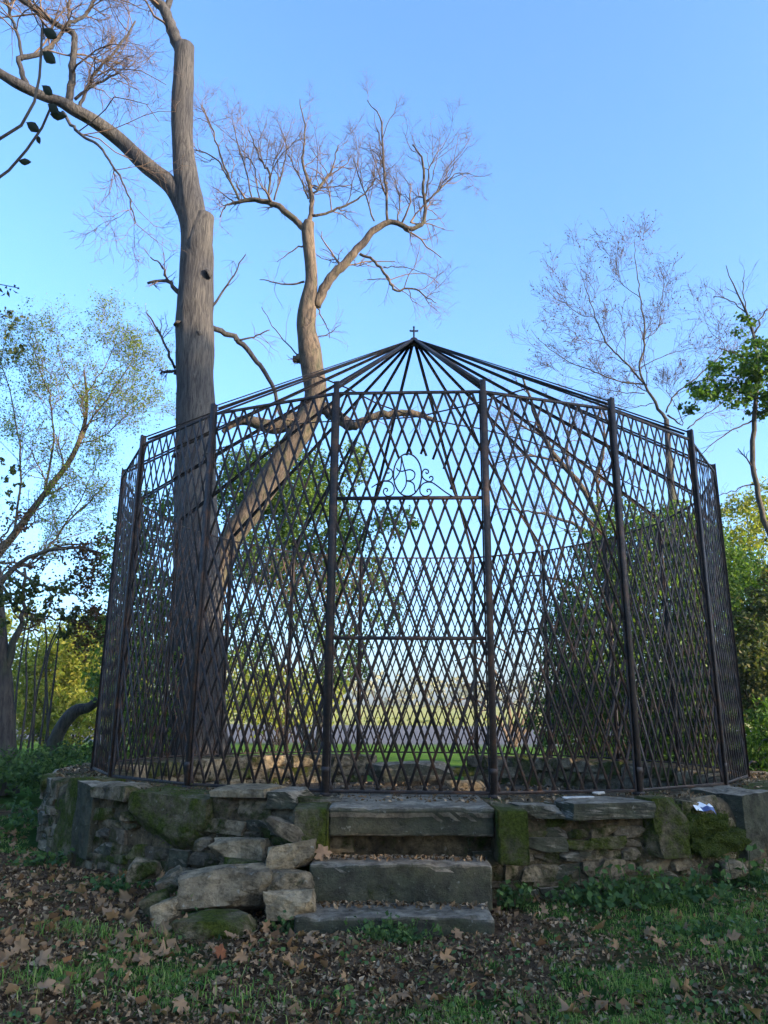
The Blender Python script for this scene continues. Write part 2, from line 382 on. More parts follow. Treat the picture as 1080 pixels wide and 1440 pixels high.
def rafter_mesh():
    mb = MB(); a = np.array([0, -RAD + .02, ZT - ZB - .012]); b = np.array([0, -.05, ZA - ZB])
    bar(mb, a, b, .042, .010, (0, 0, 1))
    bar(mb, a + [0, .03, -.016], b + [0, .0, -.016], .010, .022, (0, 0, 1))
    return mb.mesh('rafter', M_IRON)
rm = rafter_mesh()
for a in POSTS:
    o = link('rafter', rm, av); o.rotation_euler = (0, 0, R_(a) - ROT)
# finial
mb = MB(); tubes(mb, [[0, 0, ZA - ZB - .05], [0, 0, ZA - ZB + .03]], [.07, .045], 10, True)
o = mb.build('roof_hub', M_IRON, av)
mb = MB(); z0 = ZA - ZB + .03
bar(mb, (0, 0, z0), (0, 0, z0 + .17), .022, .014); bar(mb, (-.048, 0, z0 + .115), (.048, 0, z0 + .115), .02, .0135)
for px_, pz in ((-.048, z0 + .115), (.048, z0 + .115), (0, z0 + .172)):
    mb.add([(px_ - .017, -.006, pz), (px_, -.006, pz - .017), (px_ + .017, -.006, pz), (px_, -.006, pz + .017), (px_, -.016, pz), (px_, .01, pz)], None, [[0, 1, 4], [1, 2, 4], [2, 3, 4], [3, 0, 4], [1, 0, 5], [2, 1, 5], [3, 2, 5], [0, 3, 5]])
o = mb.build('finial_cross', M_IRON, av)
# two sagging tie wires under the roof
def wire(pts):
    mb = MB(); p = spline(pts, 14); tubes(mb, p - AV, np.full(14, .008), 5); mb.build('tie_wire', M_IRON, av)
wl = [P(447, 529, 6.55), P(483, 543, 6.7), P(543, 573, 7.1), P(613, 592, 7.6), P(693, 607, 8.1), P(800, 640, 8.6), P(905, 690, 9.3)]
wr = [P(745, 545, 6.6), P(670, 567, 6.9), P(613, 580, 7.3), P(580, 587, 7.7), P(480, 592, 8.2), P(400, 600, 8.7), P(285, 640, 9.3)]
wire(wl); wire(wr)
# lattice
TAN, SP = .35, .114
def lattice_lines(W, zb, zt, off=0.0):
    H = zt - zb; out = []
    for s in (1, -1):
        n0 = int(math.floor(-H * TAN / SP)) - 1
        for k in range(n0, int(W / SP) + abs(n0) + 2):
            xb = k * SP + off if s > 0 else W - (k * SP + off)
            t0, t1 = 0.0, H
            if s > 0:
                if xb + 0 < 0: t0 = max(t0, (0 - xb) / TAN)
                t1 = min(t1, (W - xb) / TAN)
                if xb > W: continue
            else:
                if xb > W: t0 = max(t0, (xb - W) / TAN)
                t1 = min(t1, xb / TAN)
                if xb < 0: continue
            if t1 - t0 < .05: continue
            out.append(((xb + s * TAN * t0, zb + t0), (xb + s * TAN * t1, zb + t1), s))
    return out
BW = .020
def bar_mesh(a, b, s, nm='lattice_bar'):
    mb = MB(); y = .0035 * s
    bar(mb, (a[0], y, a[1]), (b[0], y, b[1]), BW, .005, (0, 1, 0)); return mb.mesh(nm, M_IRON)
WST = 2 * RAD * math.sin(R_(10)) - .05
ZR = ZT - .10
STD = lattice_lines(WST, .03, ZR - ZB)
STD_ME = [bar_mesh(*l) for l in STD]
INDIV = {(-30, -10), (10, 30), (-50, -30), (30, 50), (-70, -50), (50, 70)}
def panel_frame(W, rails):
    mb = MB(); z0, z1 = rails[0][0] - .011, rails[1][0] + .011; V = []
    for y in (-.009, .009):
        V += [(-.004, y, z0), (W + .004, y, z0), (W + .004, y, z1), (-.004, y, z1), (.008, y, z0 + .022), (W - .008, y, z0 + .022), (W - .008, y, z1 - .022), (.008, y, z1 - .022)]
    Q = []
    for i in range(4):
        j = (i + 1) % 4
        Q += [[i, j, 4 + j, 4 + i], [8 + j, 8 + i, 12 + i, 12 + j], [j, i, 8 + i, 8 + j], [4 + i, 4 + j, 12 + j, 12 + i]]
    mb.add(V, Q); return mb
for i in range(18):
    a0, a1 = POSTS[i], POSTS[(i + 1) % 18]
    if i == 17: a1 += 360
    p0 = ring(a0, RAD, ZB); p1 = ring(a1, RAD, ZB); d = p1 - p0; Lp = np.linalg.norm(d); W = Lp - .05
    am = (a0 + a1) / 2; org = p0 + d / Lp * .025
    gate = abs(am) < 1
    rails = [(.03, .022), (ZR - ZB, .022)]
    fr = panel_frame(W, rails).build('gate' if gate else 'lattice_panel', M_IRON, av)
    fr.location = org - AV; fr.rotation_euler = (0, 0, R_(am) - ROT)
    if gate:
        fr['label'] = 'central gate bay with scrolled letters AR on its upper rail'
        GATE, GO, GANG = fr, org, R_(am) - ROT
        for z in (2.84 - ZB, 1.73 - ZB):
            mb = MB(); box(mb, .004, W - .004, -.011, .011, z - .013, z + .013); mb.build('rail', M_IRON, fr)
        cxg, czg, rx, rz = .635, 2.84 - ZB, .285, .37
        for a, b, s in STD:
            a = np.array(a); b = np.array(b); t = np.linspace(0, 1, 240); q = a + (b - a) * t[:, None]
            ins = (((q[:, 0] - cxg) / rx) ** 2 + ((q[:, 1] - czg) / rz) ** 2 < 1) & (q[:, 1] > czg)
            runs = []; st = None
            for j in range(241):
                ok = j < 240 and not ins[j]
                if ok and st is None: st = j
                if not ok and st is not None:
                    if j - st > 6: runs.append((st, j - 1))
                    st = None
            for u0, u1 in runs: link('lattice_bar', bar_mesh(q[u0], q[u1], s), fr)
    elif (a0, a1) in INDIV:
        for me in STD_ME:
            o = link('lattice_bar', me, fr); o.location = (random.gauss(0, .004), random.gauss(0, .001), random.gauss(0, .003)); o.rotation_euler = (random.gauss(0, .0012), random.gauss(0, .002), 0)
    else:
        mb = MB()
        for a, b, s in lattice_lines(W, .03, ZR - ZB, random.uniform(0, SP)):
            bar(mb, (a[0], .0035 * s, a[1]), (b[0], .0035 * s, b[1]), BW, .005, (0, 1, 0))
        tag(mb.build('lattice', M_IRON, fr), kind='stuff')
# monogram in the gate plane
gn = np.array([math.sin(-GANG), math.cos(GANG), 0.0]); gx = np.array([math.cos(GANG), math.sin(GANG), 0.0])
gn = np.array([-gx[1], gx[0], 0.0])
def onGate(cx_, cy_):
    u = cx_ / 7.714 + 520; v = cy_ / 7.714 + 620; d = ray(u, v); t = ((GO - EYE) @ gn) / (d @ gn); p = EYE + d * t - GO
    return (p @ gx, -.012, p[2])
th = np.linspace(0, 2 * math.pi, 33)
STROKES = [[(410 + 152 * math.cos(t), 375 + 230 * math.sin(t)) for t in th],
 [(345, 175), (360, 250), (385, 340), (398, 430), (385, 500), (335, 575)],
 [(345, 175), (340, 270), (325, 340), (290, 400), (262, 440)],
 [(290, 300), (310, 325), (350, 335), (390, 325), (440, 318), (480, 340), (490, 375), (475, 415), (440, 435), (405, 437)],
 [(405, 440), (450, 450), (480, 480), (490, 540), (500, 560)],
 [(20, 510), (100, 460), (150, 440), (200, 435), (235, 410), (250, 370), (240, 325), (215, 308), (190, 320), (185, 345), (200, 357), (215, 345)],
 [(120, 443), (210, 445), (250, 475), (266, 530), (250, 580), (205, 605), (165, 590), (148, 555), (160, 525), (185, 520), (195, 540), (180, 555)],
 [(605, 345), (620, 360), (638, 345), (630, 322), (600, 312), (577, 330), (566, 370), (580, 410), (620, 440), (660, 445), (685, 420), (680, 395), (657, 390), (646, 410)],
 [(900, 610), (820, 560), (720, 485), (670, 455), (610, 455), (565, 480), (543, 530), (555, 580), (600, 605), (650, 590), (668, 555), (650, 528), (620, 535), (627, 560)]]
mono = None
for s_i, st in enumerate(STROKES):
    pts = spline([onGate(*q) for q in st], 40 if s_i else 48); mb = MB(); tubes(mb, pts, np.full(len(pts), .0058 if s_i else .0068), 6, True)
    if s_i == 0: mono = mb.build('monogram', M_IRON, GATE, True); mono['label'] = 'wrought iron oval with letters AR and scrolls'
    else: mb.build('scroll', M_IRON, GATE, True)

# ------------------------------------------------------------------ stones
def blob_stone(g, sx, sy, sz, rough=.10, sub=2, box_=.75, cuts=7, skew=.12):
    """an irregular split rock, half sizes sx, sy, sz: a rough block with facets knocked off"""
    bm = bmesh.new(); bmesh.ops.create_cube(bm, size=2.0); bmesh.ops.subdivide_edges(bm, edges=bm.edges[:], cuts=sub, use_grid_fill=True)
    o = Vector(g.uniform(-50, 50, 3)); sk = g.normal(0, skew, (3, 3))
    pl_ = []
    for k in range(cuts):
        n = Vector(np.sign(g.normal(size=3)) * g.uniform(.25, 1, 3)).normalized(); pl_.append((n, g.uniform(.98, 1.3)))
    asp = np.array([sx, sy, sz]); asp = asp / asp.max()
    for v in bm.verts:
        c = v.co.copy(); n = c.normalized(); c = c * box_ + n * (1 - box_) * 1.25
        c = Vector((c.x + sk[0, 1] * c.y + sk[0, 2] * c.z, c.y + sk[1, 0] * c.x, c.z + sk[2, 0] * c.x + sk[2, 1] * c.y))
        for pn, pd in pl_:
            d = c.dot(pn) - pd
            if d > 0: c -= pn * d
        q = Vector((c.x * asp[0], c.y * asp[1], c.z * asp[2]))
        c += n * (mnoise.noise(c * 1.1 + o) * rough * 1.2 + mnoise.noise(q * 4.5 + o) * rough * 1.1 + (mnoise.noise(q * 11 + o) * rough * .7 if sub > 3 else 0))
        v.co = Vector((c.x * sx, c.y * sy, c.z * sz))
    me = bpy.data.meshes.new('stone'); bm.to_mesh(me); bm.free(); return me
pl = empty('stone_plinth', (CX, CY, 0)); tag(pl, 'low mossy rubble stone plinth wall ringing the aviary', 'wall')
PL = np.array([CX, CY, 0]); RO, RI = 3.93, 3.1
def core():
    mb = MB(); n = 420
    ph = np.linspace(-166, 166, n); sec = [(RI + .05, -.1), (RI + .05, ZB - .03), (RI + .12, ZB - .012), (RAD, ZB - .006), (RO - .10, ZB - .012), (RO - .03, ZB - .05), (RO - .012, .42), (RO - .02, .3), (RO - .01, .18), (RO, .05), (RO + .02, -.1)]
    k = len(sec); V = []
    for p in ph:
        for r, z in sec:
            q = ring(p, r + .03 * mnoise.noise(Vector((p * .5, r * 3, z * 7))) + .02 * mnoise.noise(Vector((p * 1.7, r * 3, z * 15))), z + (.012 * mnoise.noise(Vector((p * .8, r * 5, 0))) if z > .3 else 0)); V.append(q - PL)
    Q = [[i * k + j, (i + 1) * k + j, (i + 1) * k + j + 1, i * k + j + 1] for i in range(n - 1) for j in range(k - 1)]
    T = []
    for b, sgn in ((0, 1), ((n - 1) * k, -1)):
        for j in range(1, k - 1): T.append([b, b + j, b + j + 1] if sgn > 0 else [b, b + j + 1, b + j])
    mb.add(V, Q, T); mb.build('mortar_core', M_CORE, pl)
core()
def wall_stone(g, p0, p1, z0, z1, r, mat, proud=.03, jit=.012, inner=False, nm='stone', deep=.10, lab=None, sp=False):
    """an irregular faced stone set in the ring between angles p0,p1 and heights z0,z1"""
    pc, zc = (p0 + p1) / 2, (z0 + z1) / 2; hw = abs(R_(p1 - p0)) * r / 2; hh = (z1 - z0) / 2
    if mat is M_MOSS: me = blob_stone(g, hw, deep, hh, .22, 9, .7, 2, .03)
    elif sp: me = blob_stone(g, hw * .99, deep, hh * .99, .05, 7, .96, 3, .025)
    else: me = blob_stone(g, hw * 1.02, deep, hh * 1.02, .10, 3, .95, 4, .10)
    me.materials.append(mat)
    if max(hw, hh) > .12 and mat is not M_PALE:
        for pg in me.polygons: pg.use_smooth = False
    o = link(nm, me, pl); q = ring(pc, r + (-proud if inner else proud) - (0 if inner else deep) + (deep if inner else 0), zc) - PL
    o.location = q; o.rotation_euler = (g.normal(0, .03), g.normal(0, .03), R_(pc) - ROT)
    if lab: o['label'] = lab
    if sp: o.rotation_euler = (g.normal(0, .012), g.normal(0, .012), R_(pc) - ROT)
    if mat in (M_MOSS, M_MOSSY) and sp: MOSSY.append(o)
    return o
g = np.random.default_rng(11)
SPECIAL = []; MOSSY = []
def special(u0, v0, u1, v1, mat, proud=.04, deep=.16, lab=None, r=RO):
    a, zt = cyl((u0 + u1) / 2, v0, r); _, zb = cyl((u0 + u1) / 2, v1, r)
    pa, _ = cyl(u0, (v0 + v1) / 2, r); pb, _ = cyl(u1, (v0 + v1) / 2, r)
    SPECIAL.append((pa, pb, zb, zt)); wall_stone(g, pa, pb, max(zb, -.05), zt, r, mat, proud, deep=deep, lab=lab, sp=True)
special(188, 1116, 298, 1190, M_MOSSY, .05, .2, 'big squared block thick with green moss')
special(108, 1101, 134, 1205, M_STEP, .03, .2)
special(136, 1103, 186, 1124, M_STONE, .05)
special(80, 1094, 106, 1235, M_MOSSY, .02, .2, 'upright mossy end block')
special(300, 1108, 378, 1120, M_PALE, .05, .2)
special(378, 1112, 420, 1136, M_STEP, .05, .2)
special(905, 1121, 954, 1206, M_MOSSY, .09, .16, 'upright squared block green with moss')
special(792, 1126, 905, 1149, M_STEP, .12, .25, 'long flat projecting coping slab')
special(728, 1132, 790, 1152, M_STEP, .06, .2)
special(957, 1144, 1012, 1170, M_MOSS, .08, .12, 'cushion of bright moss')
special(966, 1168, 1034, 1198, M_MOSS, .10, .12, 'cushion of bright moss')
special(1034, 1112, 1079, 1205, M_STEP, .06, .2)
special(1082, 1108, 1130, 1205, M_MOSSY, .04, .2)
z = -.02; row = 0
while z < ZB - .02:
    hgt = g.uniform(.05, .11) if z < .42 else (ZB - z)
    if ZB - (z + hgt) < .05: hgt = ZB - z
    ph = -98 + g.uniform(0, 3)
    while ph < 92:
        wd = g.uniform(1.7, 4.6) * (1.0 if hgt < ZB - .45 else 1.5)
        if -7 < ph and ph + wd < 9:
            ph += wd; continue
        cc, zc = ph + wd / 2, z + hgt / 2
        if not any(s[0] - .4 < cc < s[1] + .4 and s[2] - .01 < zc < s[3] + .01 for s in SPECIAL):
            mat = M_STONE if g.random() < .6 else (M_STEP if g.random() < .5 else M_MOSSY)
            if abs(ph) > 60 and g.random() < .6: ph += wd; continue
            wall_stone(g, ph, ph + wd, z + g.normal(0, .008), z + hgt + g.normal(0, .008), RO, mat, g.uniform(-.01, .035), deep=.09)
        ph += wd
    z += hgt
# inner face at the back, seen through the bars
for sgn in (-1, 1):
    for z0, z1 in ((.16, .30), (.30, .43), (.43, .585)):
        ph = 78.0
        while ph < 164:
            wd = g.uniform(3.5, 9.0)
            wall_stone(g, sgn * ph if sgn > 0 else -(ph + wd), sgn * (ph + wd) if sgn > 0 else -ph, z0, z1 + g.normal(0, .01), RI, M_PALE if g.random() < .25 else (M_MOSSY if g.random() < .35 else M_STONE), g.uniform(-.02, .05), inner=True, deep=.12)
            ph += wd
# the floor inside
def floor_in():
    mb = MB(); V = [(0, 0, .2)]; n = 64; rs = [.8, 1.6, 2.4, 3.12, 3.3]
    for r in rs:
        for i in range(n):
            a = i * 2 * math.pi / n; x, y = r * math.cos(a), r * math.sin(a); V.append((x, y, .2 + .04 * mnoise.noise(Vector((x * 1.5, y * 1.5, 0)))))
    T = [[0, 1 + i, 1 + (i + 1) % n] for i in range(n)]
    Q = [[1 + k * n + i, 1 + k * n + (i + 1) % n, 1 + (k + 1) * n + (i + 1) % n, 1 + (k + 1) * n + i][::-1] for k in range(len(rs) - 1) for i in range(n)]
    V = [(v[0] + CX, v[1] + CY, v[2]) for v in V]
    mb.add(V, Q, T); m = m_stone('littered_gravel', (.03, .028, .024), (.075, .068, .06), (.15, .14, .125), .62, (.03, .045, .012))
    tag(mb.build('aviary_floor', m, None, True), kind='structure')
floor_in()
# door sill and steps: bevelled, worn blocks, long side across
def slab(name, x0, x1, y0, y1, z0, z1, mat, lab, cat='step', bev=.016, nose=0.0, grp=None, parent=None):
    bm = bmesh.new(); bmesh.ops.create_cube(bm, size=1.0)
    for v in bm.verts: v.co = Vector((x0 + (v.co.x + .5) * (x1 - x0), y0 + (v.co.y + .5) * (y1 - y0), z0 + (v.co.z + .5) * (z1 - z0)))
    lx = [e for e in bm.edges if abs(e.verts[0].co.x - e.verts[1].co.x) > .01]
    bmesh.ops.subdivide_edges(bm, edges=lx, cuts=28)
    ly = [e for e in bm.edges if abs(e.verts[0].co.y - e.verts[1].co.y) > .01]
    bmesh.ops.subdivide_edges(bm, edges=ly, cuts=6)
    lz = [e for e in bm.edges if abs(e.verts[0].co.z - e.verts[1].co.z) > .01]
    bmesh.ops.subdivide_edges(bm, edges=lz, cuts=5)
    bmesh.ops.bevel(bm, geom=[e for e in bm.edges if len(e.link_faces) == 2 and e.calc_face_angle(0) > .8], offset=bev, segments=2, affect='EDGES', profile=.6)
    for v in bm.verts:
        c = v.co; d = Vector((mnoise.noise(c * 3.1 + Vector((x0, 0, z0 * 9))), mnoise.noise(c * 2.3 + Vector((5, z0 * 7, 0))), mnoise.noise(c * 2.0 + Vector((0, 9, z0 * 5)))))
        v.co = c + d * .012 + Vector((0, 1, 1)) * .006 * mnoise.noise(c * 14)
        if nose and c.z < z1 - .055 and c.y < y0 + .06: v.co.y += nose
        if c.z > z1 - .02 and c.y < y0 + .05 and mnoise.noise(Vector((c.x * 5, z0 * 30, 1))) > .28: v.co.z -= .012; v.co.y += .012   # chipped arris
    me = bpy.data.meshes.new(name); bm.to_mesh(me); bm.free(); me.materials.append(mat)
    for pg in me.polygons: pg.use_smooth = True
    o = link(name, me, parent)
    return tag(o, lab, cat, grp) if parent is None else o
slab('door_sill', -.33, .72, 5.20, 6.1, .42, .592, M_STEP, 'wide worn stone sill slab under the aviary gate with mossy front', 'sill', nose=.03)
slab('sill_block', -.56, -.335, 5.18, 6.0, .2, .588, M_MOSSY, 'mossy squared block left of the gate sill above the rubble heap', 'block')
slab('sill_block', .725, .93, 5.16, 6.0, .27, .588, M_MOSSY, 'mossy squared block right of the gate sill beside the steps', 'block')
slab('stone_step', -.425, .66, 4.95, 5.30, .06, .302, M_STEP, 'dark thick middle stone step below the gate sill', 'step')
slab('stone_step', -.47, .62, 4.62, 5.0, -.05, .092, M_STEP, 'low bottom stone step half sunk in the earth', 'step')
for i, (u0, u1, vt, vb, yb) in enumerate([(524, 626, 1071, 1099, 11.9)]):
    p = P((u0 + u1) / 2, (vt + vb) / 2, yb); me = blob_stone(g, pxr((u1 - u0) / 2, yb) * .95, .22, .17, .06, 3, .8); me.materials.append(M_STEP)
    o = link('fallen_block', me); o.location = (p[0], p[1], .2 + .15); o.rotation_euler = (0, 0, .05); tag(o, 'long squared block lying in the gap at the back of the plinth', 'block')
p = P(655, 1094, 11.2); me = blob_stone(g, .25, .15, .07, .08, 3, .8); me.materials.append(M_PALE); o = link('fallen_block', me); o.location = (p[0], p[1], .25); tag(o, 'small flat stone on the aviary floor beside the long block', 'stone')

# tumbled stones left of the steps
def heap(u0, v0, u1, v1, Y, sy, mat, lab, rx=0, ry=0, rz=0, bx=.94):
    p = P((u0 + u1) / 2, (v0 + v1) / 2, Y); hw = pxr((u1 - u0) / 2, Y); hh = pxr((v1 - v0) / 2, Y)
    me = blob_stone(g, hw * .89, sy * .9, hh * .80, .075, 9, bx, 7, .06); me.materials.append(mat)
    o = link('tumbled_stone', me); o.location = p; o.rotation_euler = (rx, ry, rz)
    tag(o, lab, 'stone', 'tumbled stones left of the steps')
heap(374, 1158, 446, 1182, 5.28, .13, M_PALE, 'pale slab leaning down towards the steps, topmost of the rubble heap', -.1, .42, .1)
heap(375, 1186, 441, 1222, 5.12, .15, M_PALE, 'pale squared rubble block under the leaning slab', -.15, -.12, .3)
heap(303, 1178, 380, 1211, 5.35, .14, M_PALE, 'grey oblong stone below the broken wall top, left of the leaning slab', -.1, -.06, -.1)
heap(314, 1207, 368, 1229, 5.22, .14, M_MOSSY, 'small flat mossy stone wedged between two larger rubble stones', 0, .05, 0)
heap(258, 1218, 384, 1280, 4.98, .20, M_PALE, 'largest pale slab of the rubble heap, tilted forward', -.35, -.10, .08)
heap(374, 1222, 440, 1258, 4.98, .14, M_STONE, 'dark grey rubble stone beside the middle step', 0, .06, .2)
heap(377, 1252, 443, 1291, 4.78, .13, M_PALE, 'pale topped stone beside the bottom step', -.1, -.05, -.1)
heap(255, 1286, 352, 1322, 4.62, .17, M_MOSSY, 'low mossy stone half buried among dead leaves', 0, .02, .05, .8)
heap(222, 1228, 260, 1252, 5.05, .10, M_PALE, 'small pointed pale stone left of the largest slab', 0, -.5, .3)
heap(203, 1256, 238, 1292, 4.92, .08, M_MOSSY, 'small rounded stone with a mossy top at the heap edge', 0, -.3, 0)
heap(214, 1266, 256, 1300, 4.82, .10, M_PALE, 'small pale stone leaning at the left edge of the rubble heap', -.2, -.35, .2)
heap(184, 1210, 222, 1236, 5.35, .10, M_STONE, 'dark stone at the wall foot behind the rubble heap', 0, 0, 0)
heap(275, 1178, 298, 1195, 5.55, .07, M_STONE, 'small square stone beneath the big mossy block', 0, 0, 0)
heap(1012, 1210, 1046, 1232, 5.9, .10, M_PALE, 'lone pale stone at the wall foot among weeds', 0, 0, 0)
# litter on the wall
def scrap(name, u, v, z, L_, wd, th, rz, mat, lab, cat):
    p = G(u, v, z); me = blob_stone(g, L_ / 2, wd / 2, th / 2, .10, 2, .9); me.materials.append(mat); o = link(name, me); o.location = (p[0], p[1], z + th / 2); o.rotation_euler = (.05, 0, rz); tag(o, lab, cat)
scrap('wood_strip', 812, 1123, ZB + .01, .22, .026, .014, .25, M_STRIP, 'pale split wood strip lying on the plinth top', 'wood')
scrap('wood_strip', 842, 1117, ZB + .01, .10, .03, .02, .3, M_STRIP, 'short pale stick on the plinth beside the pale strip', 'wood')
mb = MB(); p = P(985, 1138, 6.25)
xs = np.linspace(-.085, .085, 7)
V = [(x, y, .03 * mnoise.noise(Vector((x * 20, y * 20, 3))) + .05 - .5 * abs(y)) for x in xs for y in (-.07, -.02, .03, .07)]
mb.add(V, [[i * 4 + j, (i + 1) * 4 + j, (i + 1) * 4 + j + 1, i * 4 + j + 1] for i in range(6) for j in range(3)])
o = mb.build('crumpled_packet', M_WHITE, None, True); o.data.materials.append(M_BLUE)
for pg in o.data.polygons:
    if pg.index % 3 == 0 and pg.index > 3: pg.material_index = 1
phk, zk = cyl(985, 1141, RO); q = ring(phk, RO + .0, zk + .01); o.location = q; o.rotation_euler = (.35, .1, -.3 + R_(phk)); tag(o, 'crumpled white and blue plastic packet on the mossy wall', 'packet')

# ------------------------------------------------------------------ trees
def limb(trace, Y, n=None, jit=0.0):
    """trace rows (u, v, half width px[, dY]) -> points, radii"""
    rows = []
    for t in trace:
        y = Y + (t[3] if len(t) > 3 else 0); p = P(t[0], t[1], y); rows.append((*p, pxr(t[2], y, t[0], t[1])))
    r = spline(rows, n or max(8, len(rows) * 4)); pts = r[:, :3]; rad = np.maximum(r[:, 3], .002)
    return pts, rad
def tree(name, label, limbs, Y, mat, tmat, g, lv, sparse=(), group=None, cat='tree', k=10, ridges=0.0, base=None, tw_from=0, trunk_extra=None, foliage=None):
    """limbs: list of traces; lv: list of dicts for grow()"""
    b0 = limb(limbs[0], Y)[0][0] if base is None else base
    root = empty(name, b0)
    mb = MB(); par = []; spar = []
    for i, tr in enumerate(limbs):
        thick = tr[0][2] > 9
        pts, rad = limb(tr, Y, len(tr) * (6 if thick else 4))
        kk = (40 if thick and ridges else (k if thick else 6))
        rr = rad.copy()
        if not thick and len(pts) > 4: pts[1:] += g.normal(0, .012, pts[1:].shape)
        n0 = mb.n
        tubes(mb, pts, rr, kk, True)
        if thick:
            V = mb.v[-1].reshape(len(pts), kk, 3)
            for a in range(len(pts)):
                for c in range(kk):
                    d = V[a, c] - pts[a]; nn = np.linalg.norm(d) + 1e-9
                    e = .10 * mnoise.noise(Vector(V[a, c] * 1.3)) + .05 * mnoise.noise(Vector(V[a, c] * 3.3))
                    if ridges: e += ridges * mnoise.noise(Vector((c * 1.15, i * 7.0, a * .12)))
                    V[a, c] = pts[a] + d * (1 + e)
            mb.v[-1] = V.reshape(-1, 3)
        if i >= tw_from:
            q = spline(np.c_[pts, rad], 9); (spar if i in sparse else par).append((q[:, :3], q[:, 3]))
    if trunk_extra: trunk_extra(mb)
    shift(mb, b0).build('trunk', mat, root, True)
    Pn = np.array([p for p, r in par]); Rn = np.array([r for p, r in par])
    cr = MB(); last = None; allt = []
    for q in lv:
        q = dict(q); kk = q.pop('k', 3); both = q.pop('both', False)
        A, B = grow(g, Pn, np.minimum(Rn, .05), **q)
        tubes(cr, A, B, kk); allt.append(A)
        if both:
            A2 = np.concatenate([A]); 
        Pn, Rn = A, B
    if spar:
        A, B = grow(g, np.array([p for p, r in spar]), np.minimum(np.array([r for p, r in spar]), .03), 4, .3, 1, .7, .8, .1, rr=.5); tubes(cr, A, B, 3)
        A, B = grow(g, A, B, 3, .2, 1, .35, .7, .1, rr=.7); tubes(cr, A, B, 3)
    if cr.n: shift(cr, b0).build('crown', tmat, root, True)
    if foliage: foliage(root, b0, allt)
    tag(root, label, cat, group)
    return root
def leaves_on(root, b0, twigs, g, n, size, mat, asp=.5, sprd=.04, nb=None, nm='foliage', droop=.3):
    T = twigs.reshape(-1, 3); i = g.integers(0, len(twigs), n); j = g.uniform(.2, 1, n) * (twigs.shape[1] - 1); a = np.minimum(j.astype(int), twigs.shape[1] - 2); f = (j - a)[:, None]
    c = twigs[i, a] * (1 - f) + twigs[i, a + 1] * f + g.normal(0, sprd, (n, 3))
    mb = MB(); cards(mb, c, g.uniform(.6, 1.25, n) * size, g, asp, nb, .25, droop); tag(shift(mb, b0).build(nm, mat, root), kind='stuff')

# big tree with two cut stems, behind the cage on the left
g = np.random.default_rng(21)
def cut_stub(mb):
    pts, rad = limb([(276, 400, 12), (278, 365, 17), (280, 345, 18.5), (284, 322, 16), (289, 303, 12.5)], 12.7, 14); tubes(mb, pts, rad, 14, True)
    for u, v, w_ in ((294, 385, 5), (252, 455, 4), (281, 470, 4), (250, 640, 5)):
        pts, rad = limb([(u - 2, v, w_ + 3), (u + (3 if u > 270 else -3), v - 2, w_)], 12.55, 4); tubes(mb, pts, rad, 8, True)
BIG = [[(277, 1085, 54), (278, 1040, 43), (279, 950, 37), (277, 800, 32), (275, 650, 28), (275, 560, 26), (274, 480, 25.5), (276, 420, 24.5), (277, 370, 23), (276, 330, 21), (268, 290, 19), (262, 250, 16.5), (257, 200, 15), (256, 150, 14.5), (258, 110, 14), (260, 66, 13.5)],
 [(262, 300, 12.5), (248, 272, 12.5), (235, 256, 11.8), (205, 232, 11), (170, 199, 10.2), (135, 172, 9.6, -.3), (105, 155, 9, -.5), (85, 143, 7.2, -.6), (60, 135, 6.4, -.7), (25, 118, 7, -.9), (-5, 100, 6, -1), (-70, 60, 5, -1.4)],
 [(256, 75, 9), (248, 58, 9), (239, 34, 8), (231, 14, 7.5), (214, -4, 6), (190, -40, 5), (165, -90, 4)],
 [(233, 18, 5), (238, 0, 4.5), (241, -30, 4), (250, -90, 3)],
 [(98, 153, 5.5, -.5), (101, 110, 5, -.5), (103, 75, 4.5, -.5), (104, 48, 4.5, -.5), (85, 37, 4, -.6), (58, 20, 4, -.7), (28, -2, 3.5, -.8), (-20, -40, 3, -1)],
 [(42, 126, 4.5, -.8), (33, 106, 4, -.8), (28, 83, 3.8, -.8), (52, 78, 3.2, -.7), (70, 66, 3, -.6), (84, 50, 2.6, -.5), (98, 34, 2.4, -.5), (120, 20, 2.4, -.4), (136, -8, 2.2, -.3)],
 [(30, 84, 2.6, -.8), (26, 55, 2.2, -.8), (14, 20, 2, -.9), (5, -10, 1.6, -.9)],
 [(112, 155, 2.6, -.5), (124, 118, 2.2, -.5), (140, 95, 2, -.5), (165, 68, 1.7, -.4), (190, 30, 1.3, -.3)],
 [(105, 140, 2.2, -.5), (135, 118, 1.8, -.6), (167, 103, 1.2, -.7)],
 [(88, 158, 2.6, -.5), (110, 186, 2.2, -.7), (140, 206, 1.9, -.9), (160, 236, 1.6, -1), (176, 262, 1.3, -1), (190, 312, .9, -1)],
 [(-5, 78, 3, -1.2), (-60, 30, 3, -1.4), (-120, -60, 2, -1.6)],
 [(98, 36, 2, -.5), (96, 10, 1.6, -.5), (100, -30, 1.2, -.5)],
 [(252, 412, 3.5), (236, 396, 2.6), (208, 398, 2)], [(236, 396, 1.6), (226, 372, 1.2), (212, 362, .8)],
 [(252, 526, 3), (238, 522, 2.2), (224, 526, 1.8)], [(246, 518, 2), (225, 470, 1.6), (205, 440, .9)],
 [(297, 432, 2), (320, 400, 1.4), (345, 358, .8)],
 [(296, 460, 4, .3), (318, 468, 4, .5), (338, 482, 3.8, .7), (362, 510, 3.4, .9), (384, 544, 3, 1.0), (396, 590, 2.4, 1.2)],
 [(330, 478, 1.8, .6), (352, 476, 1.4, .7), (378, 464, 1, .8)]]
